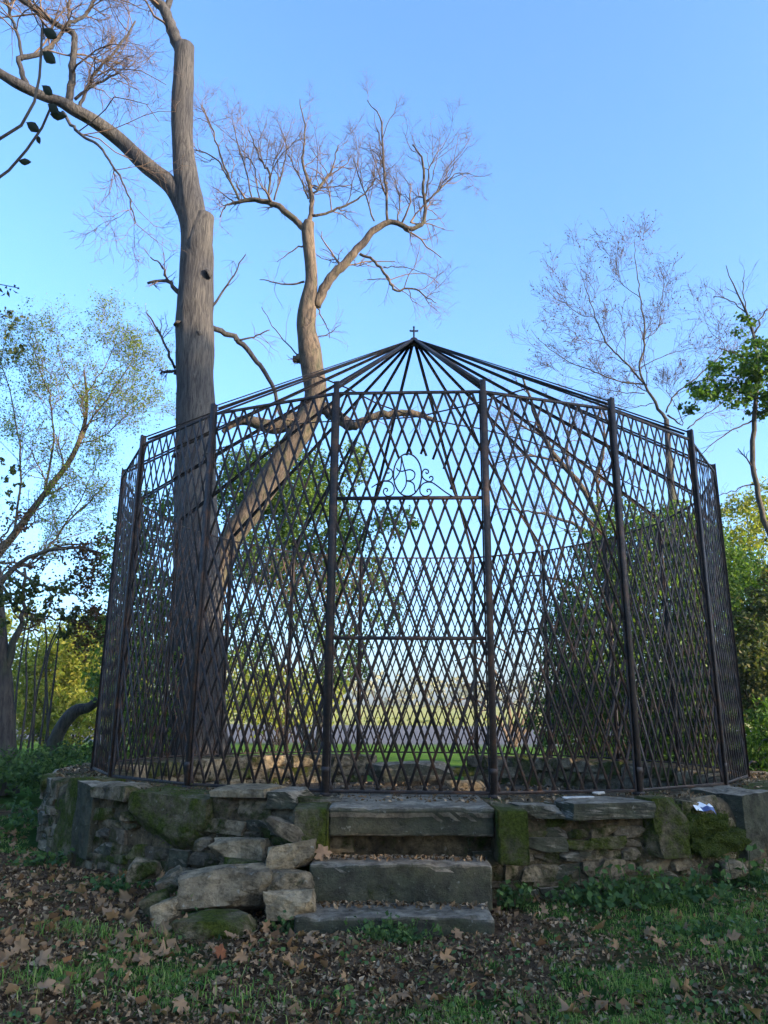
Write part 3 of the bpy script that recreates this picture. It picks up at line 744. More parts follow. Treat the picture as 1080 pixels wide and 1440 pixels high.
tree('plane_tree', 'large bare tree with cut stems and ridged grey bark behind the aviary', BIG, 12.8, M_TRUNK, M_TWIGP, g,
     [dict(n=12, t0=.2, t1=1, L=1.9, ang=.85, up=.12, k=4, rr=.5, m=7), dict(n=7, t0=.2, t1=1, L=.8, ang=.8, up=.1, rr=.6, rmin=.0032), dict(n=4, t0=.1, t1=1, L=.45, ang=.75, up=.05, rr=.7, m=4, rmin=.0032)],
     sparse=set(range(12, 19)), ridges=.05, tw_from=2, trunk_extra=cut_stub, base=P(277, 1085, 12.8))
pt = C.objects['plane_tree']; pts, rad = limb([(284, 322, 16), (289, 302, 12.5)], 12.7, 2); mb = MB(); dd = unit(pts[1] - pts[0] + np.array([.06, -.10, 0])); aa = unit(np.cross(dd, [0, 1, 0])); bb = np.cross(dd, aa)
mb.add([pts[1] + dd * .012] + [pts[1] + dd * (.004 + .02 * math.sin(t * 2)) + (aa * math.cos(t) + bb * math.sin(t)) * rad[1] * .93 for t in np.linspace(0, 2 * math.pi, 15)[:-1]], None, [[0, 1 + i, 1 + (i + 1) % 14] for i in range(14)])
shift(mb, np.array(pt.location)).build('cut_face', M_CUT, pt)
# lower left shoots are sparse, so the crown above carries most twigs

# the leaning tree with warm lit limbs
g = np.random.default_rng(22)
def q8(l): return [(x / 2.7 + 280, y / 2.7 + 120, w_ / 5.4, *r) for x, y, w_, *r in l]
MIDT = [[(284, 1060, 20), (292, 900, 14), (308, 812, 14), (328, 755, 15), (345, 728, 16), (362, 703, 16.5), (381, 672, 17), (403, 638, 17), (427, 600, 17), (443, 560, 15.5)] + q8([(430, 1080, 88), (418, 1000, 88), (405, 920, 70), (412, 840, 66), (426, 740, 50), (420, 640, 46), (412, 550, 46), (418, 520, 40)]),
 q8([(445, 840, 50), (465, 790, 50), (490, 745, 48), (560, 670, 44), (620, 600, 38), (690, 535, 32), (740, 520, 26), (800, 541, 24), (848, 526, 20), (860, 470, 17), (850, 420, 15), (851, 300, 11), (812, 220, 6)]),
 q8([(412, 560, 32), (375, 520, 30), (340, 490, 30), (290, 455, 28), (210, 435, 24), (140, 446, 16), (100, 460, 8), (80, 500, 5)]),
 q8([(150, 432, 12), (90, 290, 9), (40, 140, 7), (5, 70, 4)]), q8([(150, 430, 9), (70, 285, 7), (-30, 235, 5), (-60, 170, 3)]),
 q8([(265, 432, 12), (265, 330, 11), (240, 300, 8), (190, 170, 5)]), q8([(285, 435, 9), (330, 260, 6), (325, 200, 3)]), q8([(200, 425, 8), (150, 230, 6), (125, 130, 3)]), q8([(230, 430, 7), (205, 300, 5), (150, 260, 3)]),
 q8([(418, 530, 26), (430, 420, 22), (410, 350, 15), (395, 280, 11), (400, 150, 7), (380, 50, 4)]), q8([(432, 410, 10), (500, 330, 8), (527, 225, 5)]),
 q8([(430, 495, 16), (480, 486, 13), (570, 450, 10), (640, 400, 7), (675, 340, 4)]), q8([(415, 430, 10), (380, 340, 6), (330, 250, 4)]),
 q8([(715, 512, 13), (705, 350, 11), (695, 200, 9), (690, 130, 7), (640, 60, 3)]), q8([(862, 440, 10), (920, 390, 8), (970, 340, 5), (1030, 335, 2)]),
 q8([(610, 640, 14), (660, 660, 13), (710, 720, 12), (745, 780, 11), (800, 770, 9), (860, 800, 6), (905, 830, 3)]), q8([(665, 515, 8), (620, 380, 6), (580, 260, 3)]), q8([(755, 520, 8), (760, 430, 5), (740, 340, 3)]),
 q8([(860, 420, 8), (880, 300, 6), (935, 220, 3)]), q8([(715, 735, 6), (640, 738, 4)]), q8([(700, 690, 6), (780, 690, 4), (880, 720, 2)]),
 q8([(400, 745, 12), (330, 756, 8), (230, 735, 4)]), q8([(396, 610, 10), (368, 618, 7), (300, 670, 3)]), q8([(395, 1035, 50), (370, 1040, 40), (360, 1045, 22)]),
 q8([(430, 820, 8), (470, 880, 6), (500, 960, 3)]), q8([(380, 1030, 7), (300, 940, 5), (235, 840, 3)]), q8([(440, 960, 7), (500, 940, 5), (540, 900, 2)]),
 [(440, 585, 11), (424, 588, 11), (408, 593, 11), (390, 600, 10), (374, 599, 9.5), (346, 591, 7), (327, 597, 4.5), (313, 608, 3)],
 [(452, 572, 9), (482, 592, 9, -.2), (496, 600, 7, -.4), (510, 592, 6, -.5), (531, 584, 5.5, -.5), (566, 581, 5, -.5), (589, 582, 4.5, -.5), (612, 592, 3, -.5)]]
MIDT = [[(a[0], a[1], a[2] * (1 if i == 0 or i > 26 else .82), *a[3:]) for a in l] for i, l in enumerate(MIDT)]
tree('leaning_tree', 'leaning bare tree with spreading pruned limbs rising over the aviary roof', MIDT, 15.0, M_BARK2, M_TWIGP, g,
     [dict(n=9, t0=.15, t1=1, L=1.3, ang=.8, up=.3, k=4, rr=.55, m=7), dict(n=6, t0=.2, t1=1, L=.62, ang=.8, up=.15, rr=.6, rmin=.003), dict(n=5, t0=.15, t1=1, L=.32, ang=.7, up=.15, rr=.7, m=4)],
     sparse=set(range(19, 29)), ridges=.03, tw_from=1, k=16, base=P(300, 1060, 15.0))

# bare tree behind the cage on the right
g = np.random.default_rng(23)
def q3(l): return [(x / 3 + 720, y / 3 + 320, w_ / 6, *r) for x, y, w_, *r in l]
RT = [[(958, 1060, 12), (955, 900, 10), (950, 760, 8), (942, 660, 6), (937, 590, 4.5)],
 q3([(650, 810, 24), (600, 730, 20), (555, 650, 16), (540, 590, 14), (560, 470, 12), (545, 320, 9), (525, 180, 6), (515, 50, 3)]),
 q3([(555, 655, 13), (470, 560, 12), (400, 490, 10), (360, 400, 8), (330, 320, 6), (300, 220, 4), (290, 180, 2)]),
 q3([(560, 662, 12), (450, 650, 9), (330, 600, 8), (230, 560, 6), (130, 490, 4), (80, 430, 2)]),
 q3([(650, 780, 12), (690, 700, 10), (780, 630, 9), (860, 560, 7), (900, 500, 5), (830, 430, 3), (800, 320, 2)]),
 q3([(655, 790, 14), (720, 830, 8), (700, 770, 6), (660, 700, 4)]), q3([(740, 850, 10), (800, 800, 8), (890, 740, 5), (960, 700, 3)]),
 q3([(350, 380, 6), (260, 350, 4), (160, 240, 2)]), q3([(545, 300, 6), (460, 230, 4), (430, 100, 2)]), q3([(560, 470, 6), (620, 410, 5), (640, 200, 2)]),
 q3([(545, 590, 6), (640, 540, 5), (760, 510, 3), (900, 510, 2)]), q3([(400, 490, 6), (330, 470, 4), (250, 470, 2)]), q3([(560, 700, 8), (420, 690, 5), (300, 650, 3), (200, 620, 2)]), q3([(600, 740, 7), (500, 760, 5), (400, 740, 3)])]
RT = [[(a[0], a[1], a[2] * (.8 if i == 0 else .62), *a[3:]) for a in l] for i, l in enumerate(RT)]
tree('slender_bare_tree', 'bare thin twigged tree standing behind the right side of the aviary', RT, 18.0, M_DARKB, M_TWIG, g,
     [dict(n=9, t0=.12, t1=1, L=1.5, ang=.75, up=.25, k=3, rr=.5, m=6), dict(n=6, t0=.15, t1=1, L=.8, ang=.7, up=.22, rr=.6, rmin=.004), dict(n=4, t0=.15, t1=1, L=.45, ang=.65, up=.2, rr=.7, m=4, rmin=.004)], tw_from=1,
     foliage=lambda r, b, t: leaves_on(r, b, t[-1], np.random.default_rng(2), 3500, .05, L_RED, .5, .02, nm='buds'))
# twiggy leaning tree seen through the right bays
g = np.random.default_rng(24)
TT = [[(880, 1060, 9), (866, 900, 7.5), (850, 760, 6), (826, 695, 5.5), (787, 649, 5), (765, 616, 4.5), (752, 580, 3.5), (735, 530, 2)],
 [(850, 760, 4), (800, 735, 3), (750, 720, 2), (700, 715, 1)], [(826, 695, 3.5), (800, 660, 2.5), (800, 600, 1.5), (810, 560, 1)], [(787, 649, 3), (740, 640, 2), (700, 650, 1.4)],
 [(855, 780, 4), (840, 690, 3), (850, 620, 2), (840, 560, 1)], [(862, 860, 4), (800, 820, 2.6), (740, 810, 1.5), (700, 830, 1)], [(765, 616, 2.5), (720, 590, 1.6), (690, 570, 1)], [(870, 900, 4), (790, 880, 2.5), (720, 890, 1.4)]]
TT = [[(a[0], a[1], a[2] * .7, *a[3:]) for a in l] for l in TT]
tree('twiggy_tree', 'fine twigged bare tree seen through the bays right of the gate', TT, 16.5, M_BARK2, M_TWIGP, g,
     [dict(n=10, t0=.15, t1=1, L=1.2, ang=.8, up=.15, k=3, rr=.5), dict(n=5, t0=.2, t1=1, L=.65, ang=.75, up=.1, rr=.6), dict(n=4, t0=.2, t1=1, L=.35, ang=.7, up=.1, rr=.7, m=4)])
# arching bare bush behind the gate
g = np.random.default_rng(25)
BB = [[(720, 1050, 3), (715, 1000, 2.2), (700, 950, 1.6), (670, 925, 1.2), (640, 930, .8)], [(725, 1050, 3), (730, 980, 2), (720, 930, 1.5), (690, 905, 1), (650, 905, .7)], [(722, 1050, 3), (745, 990, 2), (760, 940, 1.4), (755, 900, 1), (720, 885, .7)],
 [(718, 1050, 3), (700, 1010, 2), (670, 985, 1.4), (640, 985, .9), (620, 1000, .6)], [(722, 1050, 3), (750, 1010, 2), (780, 960, 1.4), (790, 900, .8)], [(720, 1050, 3), (712, 980, 2), (680, 960, 1.3), (650, 965, .8)]]
tree('bare_bush', 'arching leafless bush beyond the back of the aviary, seen past the gate', BB, 19, M_TWIG, M_TWIG, g, [dict(n=6, t0=.25, t1=1, L=.9, ang=.7, up=.0, rr=.6, droop=.05), dict(n=5, t0=.2, t1=1, L=.45, ang=.7, up=0, rr=.7)], cat='bush')

# slim stem with maple foliage on the right
g = np.random.default_rng(26)
ST = [[(1120, 1075, 7), (1108, 900, 6), (1086, 770, 5.5), (1070, 712, 5.2), (1058, 648, 5), (1061, 590, 4.5), (1064, 540, 4), (1062, 490, 3.2), (1050, 440, 2.2), (1030, 400, 1.2), (1020, 375, .7)],
 [(1060, 470, 2), (1075, 440, 1.4), (1095, 400, 1)], [(1050, 440, 1.4), (1030, 425, 1.1), (1003, 415, .7)], [(1052, 445, 1.2), (1045, 400, .9), (1048, 380, .5)],
 [(1062, 560, 2), (1030, 530, 1.5), (995, 530, 1), (970, 545, .7)], [(1064, 530, 2), (1040, 500, 1.5), (1010, 490, 1)], [(1062, 520, 2), (1090, 500, 1.5), (1120, 490, 1)], [(1060, 590, 1.8), (1020, 610, 1.2), (985, 640, .7)], [(1062, 680, 1.6), (1030, 690, 1), (1000, 700, .6)]]
def mapleF(r, b, t):
    gg = np.random.default_rng(5); cl = [(P(u, v, 12.2 + gg.uniform(0, 1.2)), (a_, .5, .10), n_) for u, v, a_, n_ in [(1040, 462, .22, 90), (1075, 475, .3, 180), (1055, 492, .35, 200), (1025, 512, .35, 200), (1075, 515, .4, 300), (1045, 530, .45, 300), (1005, 545, .4, 240), (1085, 545, .4, 300), (985, 560, .22, 120), (1030, 560, .4, 220), (1070, 570, .4, 200), (1110, 500, .4, 260), (1110, 560, .4, 260)]]
    mb = MB(); c = clump_pts(gg, cl); c = np.repeat(c, 2, 0) + gg.normal(0, .05, (len(c) * 2, 3)) * [1, 1, .5]; cards(mb, c, gg.uniform(.045, .095, len(c)), gg, .8, (0, 0, 1.2), .2); tag(shift(mb, b).build('foliage', L_MID, r), kind='stuff')
ST = [[(a[0], a[1], a[2] * .72, *a[3:]) for a in l] for l in ST]
tree('maple_sapling', 'slim curved sapling carrying one layered spray of green leaves', ST, 13, M_DARKB, M_TWIG, g, [dict(n=4, t0=.3, t1=1, L=.6, ang=.8, up=.2, rr=.5), dict(n=4, t0=.2, t1=1, L=.3, ang=.7, up=.2, rr=.6)], foliage=mapleF, base=P(1120, 1075, 13))

# small leaved trees at the left
g = np.random.default_rng(27)
LT = [[(-60, 1070, 22), (-55, 930, 18), (-20, 810, 13), (25, 745, 11), (70, 685, 9), (100, 645, 8), (118, 600, 6), (122, 560, 4.5), (118, 520, 2.5)],
 [(100, 645, 4), (130, 590, 3), (165, 540, 2), (190, 500, 1.2)], [(60, 700, 4), (75, 620, 3), (70, 560, 2.4), (50, 500, 1.6), (40, 460, 1)], [(110, 625, 3), (150, 610, 2), (190, 570, 1.3)], [(20, 750, 4), (30, 660, 3), (20, 580, 2), (0, 500, 1.4)],
 [(-5, 790, 4), (50, 790, 3.4), (90, 740, 3), (130, 700, 2.4), (155, 675, 1.6)], [(118, 560, 2.5), (145, 520, 1.7), (165, 480, 1)], [(-20, 800, 4), (-25, 680, 3), (-10, 560, 2), (10, 470, 1)], [(122, 570, 2), (90, 520, 1.5), (80, 480, 1)], [(90, 740, 2), (120, 690, 1.6), (140, 640, 1)]]
LT = [[(a[0], a[1], a[2] * .46, *a[3:]) for a in l] for l in LT]
tree('budding_tree', 'leaning tree with sparse tiny spring leaves left of the aviary', LT, 15.5, M_BARK2, M_TWIG, g,
     [dict(n=12, t0=.15, t1=1, L=1.3, ang=.8, up=.15, k=3, rr=.5), dict(n=8, t0=.15, t1=1, L=.75, ang=.75, up=.08, rr=.6), dict(n=5, t0=.2, t1=1, L=.35, ang=.7, up=.1, rr=.7, m=4)],
     foliage=lambda r, b, t: (leaves_on(r, b, t[-1], np.random.default_rng(2), 24000, .048, L_SPRING, .6, .08), leaves_on(r, b, t[-1], np.random.default_rng(3), 2500, .05, L_MID, .6, .07)), base=P(-60, 1070, 15.5))
g = np.random.default_rng(28)
HB = [[(-110, 1090, 14), (-60, 900, 11), (0, 820, 8), (30, 790, 6), (56, 778, 5), (90, 771, 4), (120, 772, 3), (148, 779, 2)], [(60, 776, 2), (100, 765, 1.6), (135, 764, 1)], [(112, 772, 1.5), (112, 790, 1.2), (110, 812, .8)], [(20, 800, 4), (50, 820, 3), (90, 830, 2), (125, 850, 1)], [(0, 820, 4), (30, 860, 3), (80, 870, 2), (130, 880, 1)], [(-10, 830, 4), (-5, 780, 3), (20, 730, 2)]]
def redF(r, b, t):
    leaves_on(r, b, t[-1], np.random.default_rng(2), 2200, .06, L_RED, .6, .06)
    gg = np.random.default_rng(6); mb = MB(); c = clump_pts(gg, [(P(60, 840, 10.8), (.55, .4, .25), 420), (P(15, 850, 10.5), (.5, .4, .35), 420), (P(112, 812, 11), (.12, .12, .12), 70), (P(110, 880, 11), (.3, .3, .25), 300), (P(5, 680, 11), (.25, .3, .35), 200), (P(10, 480, 12), (.4, .4, .5), 260)]); cards(mb, c, gg.uniform(.05, .1, len(c)), gg, .6); tag(shift(mb, b).build('foliage', L_DARK, r), kind='stuff')
HB = [[(a[0], a[1], a[2] * .6, *a[3:]) for a in l] for l in HB]
tree('copper_leaved_tree', 'dark tree with drooping reddish foliage reaching towards the aviary side', HB, 11, M_DARKB, M_TWIG, g, [dict(n=7, t0=.35, t1=1, L=.55, ang=.8, up=.0, rr=.5, droop=.04), dict(n=5, t0=.2, t1=1, L=.3, ang=.7, up=0, rr=.6)], foliage=redF, base=P(-110, 1120, 11))
# dark trunk at the left
g = np.random.default_rng(29)
tree('dark_tree', 'dark upright trunk at the left edge beside the thicket', [[(2, 1118, 24), (4, 1040, 17), (2, 960, 15), (-6, 880, 14), (-15, 780, 13), (-30, 640, 10)], [(2, 960, 7), (22, 900, 5), (30, 870, 3.5), (36, 800, 2)]], 11.8, M_DARKB, M_TWIG, g, [dict(n=4, t0=.4, t1=1, L=.8, ang=.8, up=.1, rr=.4)])
tree('leaning_stump', 'short curved leaning stump in the thicket left of the aviary', [[(62, 1080, 14), (76, 1046, 10.5), (87, 1022, 9), (106, 1000, 8.5), (126, 994, 6.5), (148, 976, 6), (172, 972, 4)]], 13.8, M_DARKB, M_TWIG, g, [], cat='stump', k=14)
for i, (u0, u1, v1) in enumerate([(30, 44, 880), (40, 56, 870), (48, 66, 880), (56, 76, 862), (64, 82, 900), (22, 30, 890), (72, 70, 920)]):
    mb = MB(); k1, k2 = random.uniform(-5, 5), random.uniform(-7, 7); v1 += random.uniform(-60, 30); pts, rad = limb([(u0 - 4, 1075, 1.9), (u0 * .7 + u1 * .3 + k1, 1062 * .6 + v1 * .4, 1.5), (u1 * .8 + u0 * .2 + k2, 1062 * .25 + v1 * .75, 1.2), (u1 + random.uniform(-6, 16), v1, .7)], 11.8 + .45 * i, 14); tubes(mb, pts, rad, 6)
    b = pts[0].copy(); o = shift(mb, b).build('thicket_stem', M_DARKB, None, True); o.location = b
    tag(o, 'thin straight upright stem in the thicket beside the dark trunk', 'stem', 'upright thicket stems')

# leafy masses
def bush(name, label, clumps, mat, size, seed, cat='bush', group=None, stems=6, nb=None, asp=.55, dens=1.0, zb=0.0):
    gg = np.random.default_rng(seed); cl = [(P(u, v, Y), r, n) for u, v, Y, r, n in clumps]
    c0 = np.mean([c for c, r, n in cl], axis=0); b = np.array([c0[0], c0[1], zb]); root = empty(name, b)
    pts = clump_pts(gg, cl, dens * 1.8); pts = pts[pts[:, 2] > zb + .03]
    mb = MB(); cards(mb, pts, gg.uniform(.6, 1.3, len(pts)) * size, gg, asp, nb); tag(shift(mb, b).build('foliage', mat, root), kind='stuff')
    mb = MB()
    for c, r, n in cl:
        for k in range(stems):
            e = c + gg.normal(0, .5, 3) * np.asarray(r); st = b + np.array([gg.normal(0, .15), gg.normal(0, .15), -.02]); m1 = st * .5 + e * .5 + np.array([gg.normal(0, .2), gg.normal(0, .2), .3])
            pp = spline([st, m1, e], 8); tubes(mb, pp, np.linspace(.03, .008, 8), 5)
    if mb.n: shift(mb, b).build('trunk', M_DARKB, root, True)
    tag(root, label, cat, group); return root
bush('holly_tree', 'dark evergreen tree behind the bays left of the gate', [(400, 680, 17, (1.15, 1.0, .75), 2600), (345, 690, 17.3, (.8, 1, .8), 1500), (370, 780, 17, (.9, 1, .7), 1500), (450, 740, 16.8, (.9, .9, .9), 1700), (500, 650, 16.8, (.35, .6, .4), 300), (440, 840, 16.6, (.9, .9, .8), 900), (500, 790, 16.3, (.7, .6, .8), 700), (555, 735, 16, (.5, .4, .3), 230), (540, 850, 16.2, (.4, .4, .6), 200), (480, 920, 16.2, (.6, .5, .6), 420), (350, 900, 16.8, (.6, .6, .7), 420)], L_EVER, .08, 31, 'tree', stems=1, dens=2.3)
bush('evergreen_shrub', 'dense shrub against the back left bays beneath the big tree', [(215, 740, 13.4, (.5, .5, .6), 700), (200, 850, 13, (.6, .6, .7), 1100), (210, 960, 12.6, (.6, .6, .7), 1100), (190, 1030, 12.2, (.5, .5, .4), 700), (245, 900, 13.6, (.5, .5, .9), 900), (170, 780, 13.2, (.4, .5, .7), 600), (165, 920, 12.8, (.4, .5, .8), 800), (250, 1020, 13, (.5, .5, .5), 700)], L_EVER, .08, 32, dens=1.4, stems=2)
bush('laurel_bush', 'large dark green bush behind the right bays of the aviary', [(880, 770, 14.6, (.9, .8, .75), 1500), (930, 840, 14.2, (1.0, .8, .9), 1900), (850, 860, 14.4, (.8, .8, .8), 1300), (900, 950, 14, (1.1, .8, .9), 2000), (830, 970, 14.3, (.6, .7, .7), 900), (960, 960, 13.6, (.8, .7, 1.0), 1500), (860, 1040, 14, (.9, .7, .5), 1200), (970, 1050, 13.4, (.8, .6, .5), 1000), (950, 740, 14.6, (.5, .6, .4), 500), (1000, 800, 14.2, (.6, .7, .8), 1100), (1005, 900, 13.6, (.6, .7, .9), 1300), (800, 940, 14.8, (.5, .6, 1.0), 800), (985, 990, 13.2, (.6, .6, .8), 1100), (770, 1010, 15, (.4, .5, .5), 350)], L_EVER, .075, 33, dens=2.5, stems=2)
bush('laurel_bush', 'loose spring green shrub growing among the dark bushes behind the right bays', [(870, 735, 15.4, (.7, .6, .5), 500), (905, 790, 15, (.9, .7, .8), 700), (800, 900, 15, (.4, .6, .9), 500), (810, 1000, 14.6, (.5, .6, .6), 500)], L_MID, .09, 34)
bush('yellow_green_tree', 'sunny yellow green leafy tree beyond the right edge of the aviary', [(1045, 735, 19, (.6, .8, .7), 900), (1075, 790, 18.5, (.8, .8, 1), 1300), (1030, 800, 18.6, (.5, .7, .9), 800), (1100, 720, 19, (.9, .9, .8), 900)], L_LIME, .10, 35, 'tree')
bush('mid_green_bush', 'mid green bush below the yellow green tree at right', [(1050, 830, 17, (.6, .7, .8), 1200), (1085, 860, 16.8, (.7, .7, .9), 1200)], L_MID, .10, 36)
bush('dark_conifer', 'dark shaded evergreen beside the right edge of the aviary', [(1075, 900, 13.2, (.55, .6, .7), 1500), (1055, 960, 12.8, (.4, .6, .6), 1200), (1100, 980, 12.6, (.7, .6, .8), 1700), (1110, 860, 13.4, (.6, .6, .7), 1300), (1125, 790, 13.6, (.5, .5, .6), 700)], L_DARK, .09, 37, 'tree')
bush('fern_clump', 'fresh green ferny clump at the right end of the plinth', [(1075, 1030, 10.8, (.35, .4, .35), 600), (1068, 1075, 10.4, (.3, .4, .25), 500), (1100, 1060, 10.2, (.4, .4, .4), 600)], L_MID, .10, 38, asp=.3)
bush('sunlit_bush', 'bright yellow green sunlit bush behind the thicket at left', [(100, 930, 23, (1.1, 1, .9), 2000), (70, 960, 22.5, (1.0, 1, .9), 1500), (125, 900, 24, (.8, 1, .7), 1000), (50, 1000, 22, (1.1, 1, .7), 1300), (100, 1010, 22, (.9, 1, .6), 1000), (30, 900, 24, (1, 1, 1), 900), (130, 975, 23, (1, 1, .8), 900), (20, 960, 23, (1, 1, .9), 900), (150, 930, 25, (1.2, 1, 1.2), 1200), (180, 1000, 24, (1, 1, .9), 900)], L_LIME, .14, 39)
bush('sunlit_bush', 'pale sunlit bush beyond the field edge left of the gate', [(390, 985, 34, (2.2, 1.5, 1.0), 900), (440, 975, 36, (1.8, 1.5, 1.3), 700), (350, 960, 33, (1.5, 1.2, 1.3), 700)], L_LIME, .22, 40)
bush('ground_shrub', 'low bluish green undergrowth left of the plinth beneath the thicket', [(60, 1080, 11.5, (.7, .6, .16), 900), (100, 1070, 12, (.5, .6, .2), 800), (30, 1088, 11, (.6, .6, .15), 600), (118, 1085, 10.6, (.2, .4, .14), 250)], L_IVY, .07, 41, stems=0)
bush('ground_shrub', 'small leafy plants at the wall foot left of the mossy end block', [(40, 1140, 9.2, (.3, .5, .06), 130), (20, 1165, 8.2, (.3, .4, .05), 90), (52, 1205, 6.9, (.12, .25, .05), 70)], L_IVY, .07, 42, stems=0)
# far wood beyond the field
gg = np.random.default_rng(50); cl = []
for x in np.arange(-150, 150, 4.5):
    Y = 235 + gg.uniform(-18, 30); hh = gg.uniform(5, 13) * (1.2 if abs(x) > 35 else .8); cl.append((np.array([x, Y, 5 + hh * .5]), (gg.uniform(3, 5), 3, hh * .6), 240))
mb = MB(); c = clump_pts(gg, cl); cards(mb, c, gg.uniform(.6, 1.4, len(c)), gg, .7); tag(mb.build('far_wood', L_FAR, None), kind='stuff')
gg = np.random.default_rng(51); cl = []
for x in np.arange(-60, 60, 2.2):
    cl.append((np.array([x, 132 + gg.uniform(-3, 3), .5]), (1.8, 1.2, gg.uniform(.4, 1.3)), 90))
mb = MB(); c = clump_pts(gg, cl); cards(mb, c, gg.uniform(.25, .5, len(c)), gg, .7); tag(mb.build('far_hedge', L_LIME, None), kind='stuff')

# ------------------------------------------------------------------ the tall trees behind and to the right that keep the garden in shade
def shade_tree(x, y, h, r, seed, label, dens=1.0):
    gg = np.random.default_rng(seed); b = np.array([x, y, 0.0]); root = empty('garden_tree', b); mb = MB()
    tubes(mb, [b, b + [.1, 0, h * .4], b + [0, .2, h * .85]], [.4, .3, .1], 10); cl = []
    for k in range(26):
        a = gg.uniform(0, 6.28); rr = r * gg.uniform(.15, .8); zz = gg.uniform(.8, h * .92); f = 1 - .5 * max(0, zz / h - .55) * 2
        c = b + [math.cos(a) * rr * f, math.sin(a) * rr * f, zz]; cl.append((c, (r * .42,) * 3, int(400 * dens)))
        tubes(mb, [b + [0, 0, zz * .6], (b + c) / 2 + [0, 0, zz * .15], c], [.12, .08, .03], 5)
    shift(mb, b).build('trunk', M_DARKB, root, True); mb = MB(); c = clump_pts(gg, cl); c = c[c[:, 2] > .1]; cards(mb, c, gg.uniform(.4, .7, len(c)), gg, .75); tag(shift(mb, b).build('foliage', L_EVER, root), kind='stuff')
    tag(root, label, 'tree')
H0 = S[:2] / np.linalg.norm(S[:2]); PP = np.array([-H0[1], H0[0]])
for i, (u_, s_, h, r) in enumerate([(-.8, 30, 18.5, 4.2), (3.4, 28, 19, 4.2), (8.4, 31, 18.5, 4.2), (1.2, 38, 21, 4.4), (5.9, 37, 21, 4.4)]):
    q = H0 * s_ + PP * u_
    shade_tree(q[0], q[1], h, r, 60 + i, ['tall dense evergreen right behind the viewer', 'tall broad evergreen at the garden edge right of the viewer', 'tall evergreen shading the aviary from the right', 'taller evergreen in the second row behind the viewer', 'taller evergreen of the second row shading the aviary'][i])

# ------------------------------------------------------------------ near sprig at the upper left
g = np.random.default_rng(71)
def sprig():
    b = np.array([-1.25, 1.75, 0.0]); root = empty('climbing_shrub', b); mb = MB()
    s1 = np.array([b, b + [.05, -.05, 1.0], P(-120, 290, 1.62), P(-40, 215, 1.6), P(0, 196, 1.6), P(36, 170, 1.6), P(52, 130, 1.6), P(57, 90, 1.6), P(59, 40, 1.6)])
    s2 = np.array([b, b + [.08, 0, .9], P(-110, 330, 1.66), P(-30, 270, 1.65), P(0, 250, 1.65), P(25, 227, 1.65), P(50, 193, 1.65), P(70, 162, 1.65), P(72, 150, 1.65)])
    for s in (s1, s2):
        p = spline(s, 40); tubes(mb, p, np.concatenate([np.linspace(.012, .0065, 20), np.linspace(.0065, .003, 20)]), 7)
    shift(mb, b).build('stem', M_DARKB, root, True)
    mat = m_leaf('dark_sprig_leaf', [(.012, .016, .02), (.02, .026, .018), (.03, .04, .02)], .15, .5)
    for u, v, dx, dz, L_, Y in [(59, 40, .9, -.5, .034, 1.6), (58, 72, .8, -.6, .036, 1.6), (58, 120, .8, -.6, .028, 1.6), (36, 172, .8, -.45, .030, 1.6), (70, 160, 1, -.05, .030, 1.65), (50, 190, .3, -.5, .018, 1.65), (26, 226, 1, 0, .022, 1.65), (66, 146, .8, -.6, .03, 1.64)]:
        L_ = L_ * 1.45; d = unit(np.array([dx, .2, dz])); s = unit(np.cross(d, np.array([.3, 1, .35]))); n = np.cross(s, d); o0 = P(u, v, Y); mb = MB(); V = []
        for t, wd in ((0, .04), (.2, .55), (.45, .8), (.75, .5), (1, .02)):
            for k in (-1, 0, 1): V.append(o0 + d * L_ * t + s * k * wd * L_ * .36 + n * (abs(k) * .12 * L_ - .25 * L_ * t * t))
        mb.add(V, [[i * 3 + j, i * 3 + j + 1, i * 3 + j + 4, i * 3 + j + 3] for i in range(4) for j in range(2)])
        shift(mb, b).build('leaf', mat, root, True)
    mb = MB(); c = np.array([P(u, v, 3.0) for u, v in ((2, 408), (8, 404), (14, 407), (20, 402), (26, 406), (4, 414), (12, 413), (-4, 410), (-10, 405), (22, 410))]); cards(mb, c, .035, g, .4)
    pp = spline([b + [-.3, .8, .9], P(-60, 430, 3.0), P(-10, 410, 3.0), P(26, 405, 3.0)], 14); tubes(mb, pp, np.linspace(.012, .002, 14), 5)
    shift(mb, b).build('evergreen_spray', mat, root)
    tag(root, 'dark twig with a few leaves hanging close in front of the sky', 'shrub')
sprig()

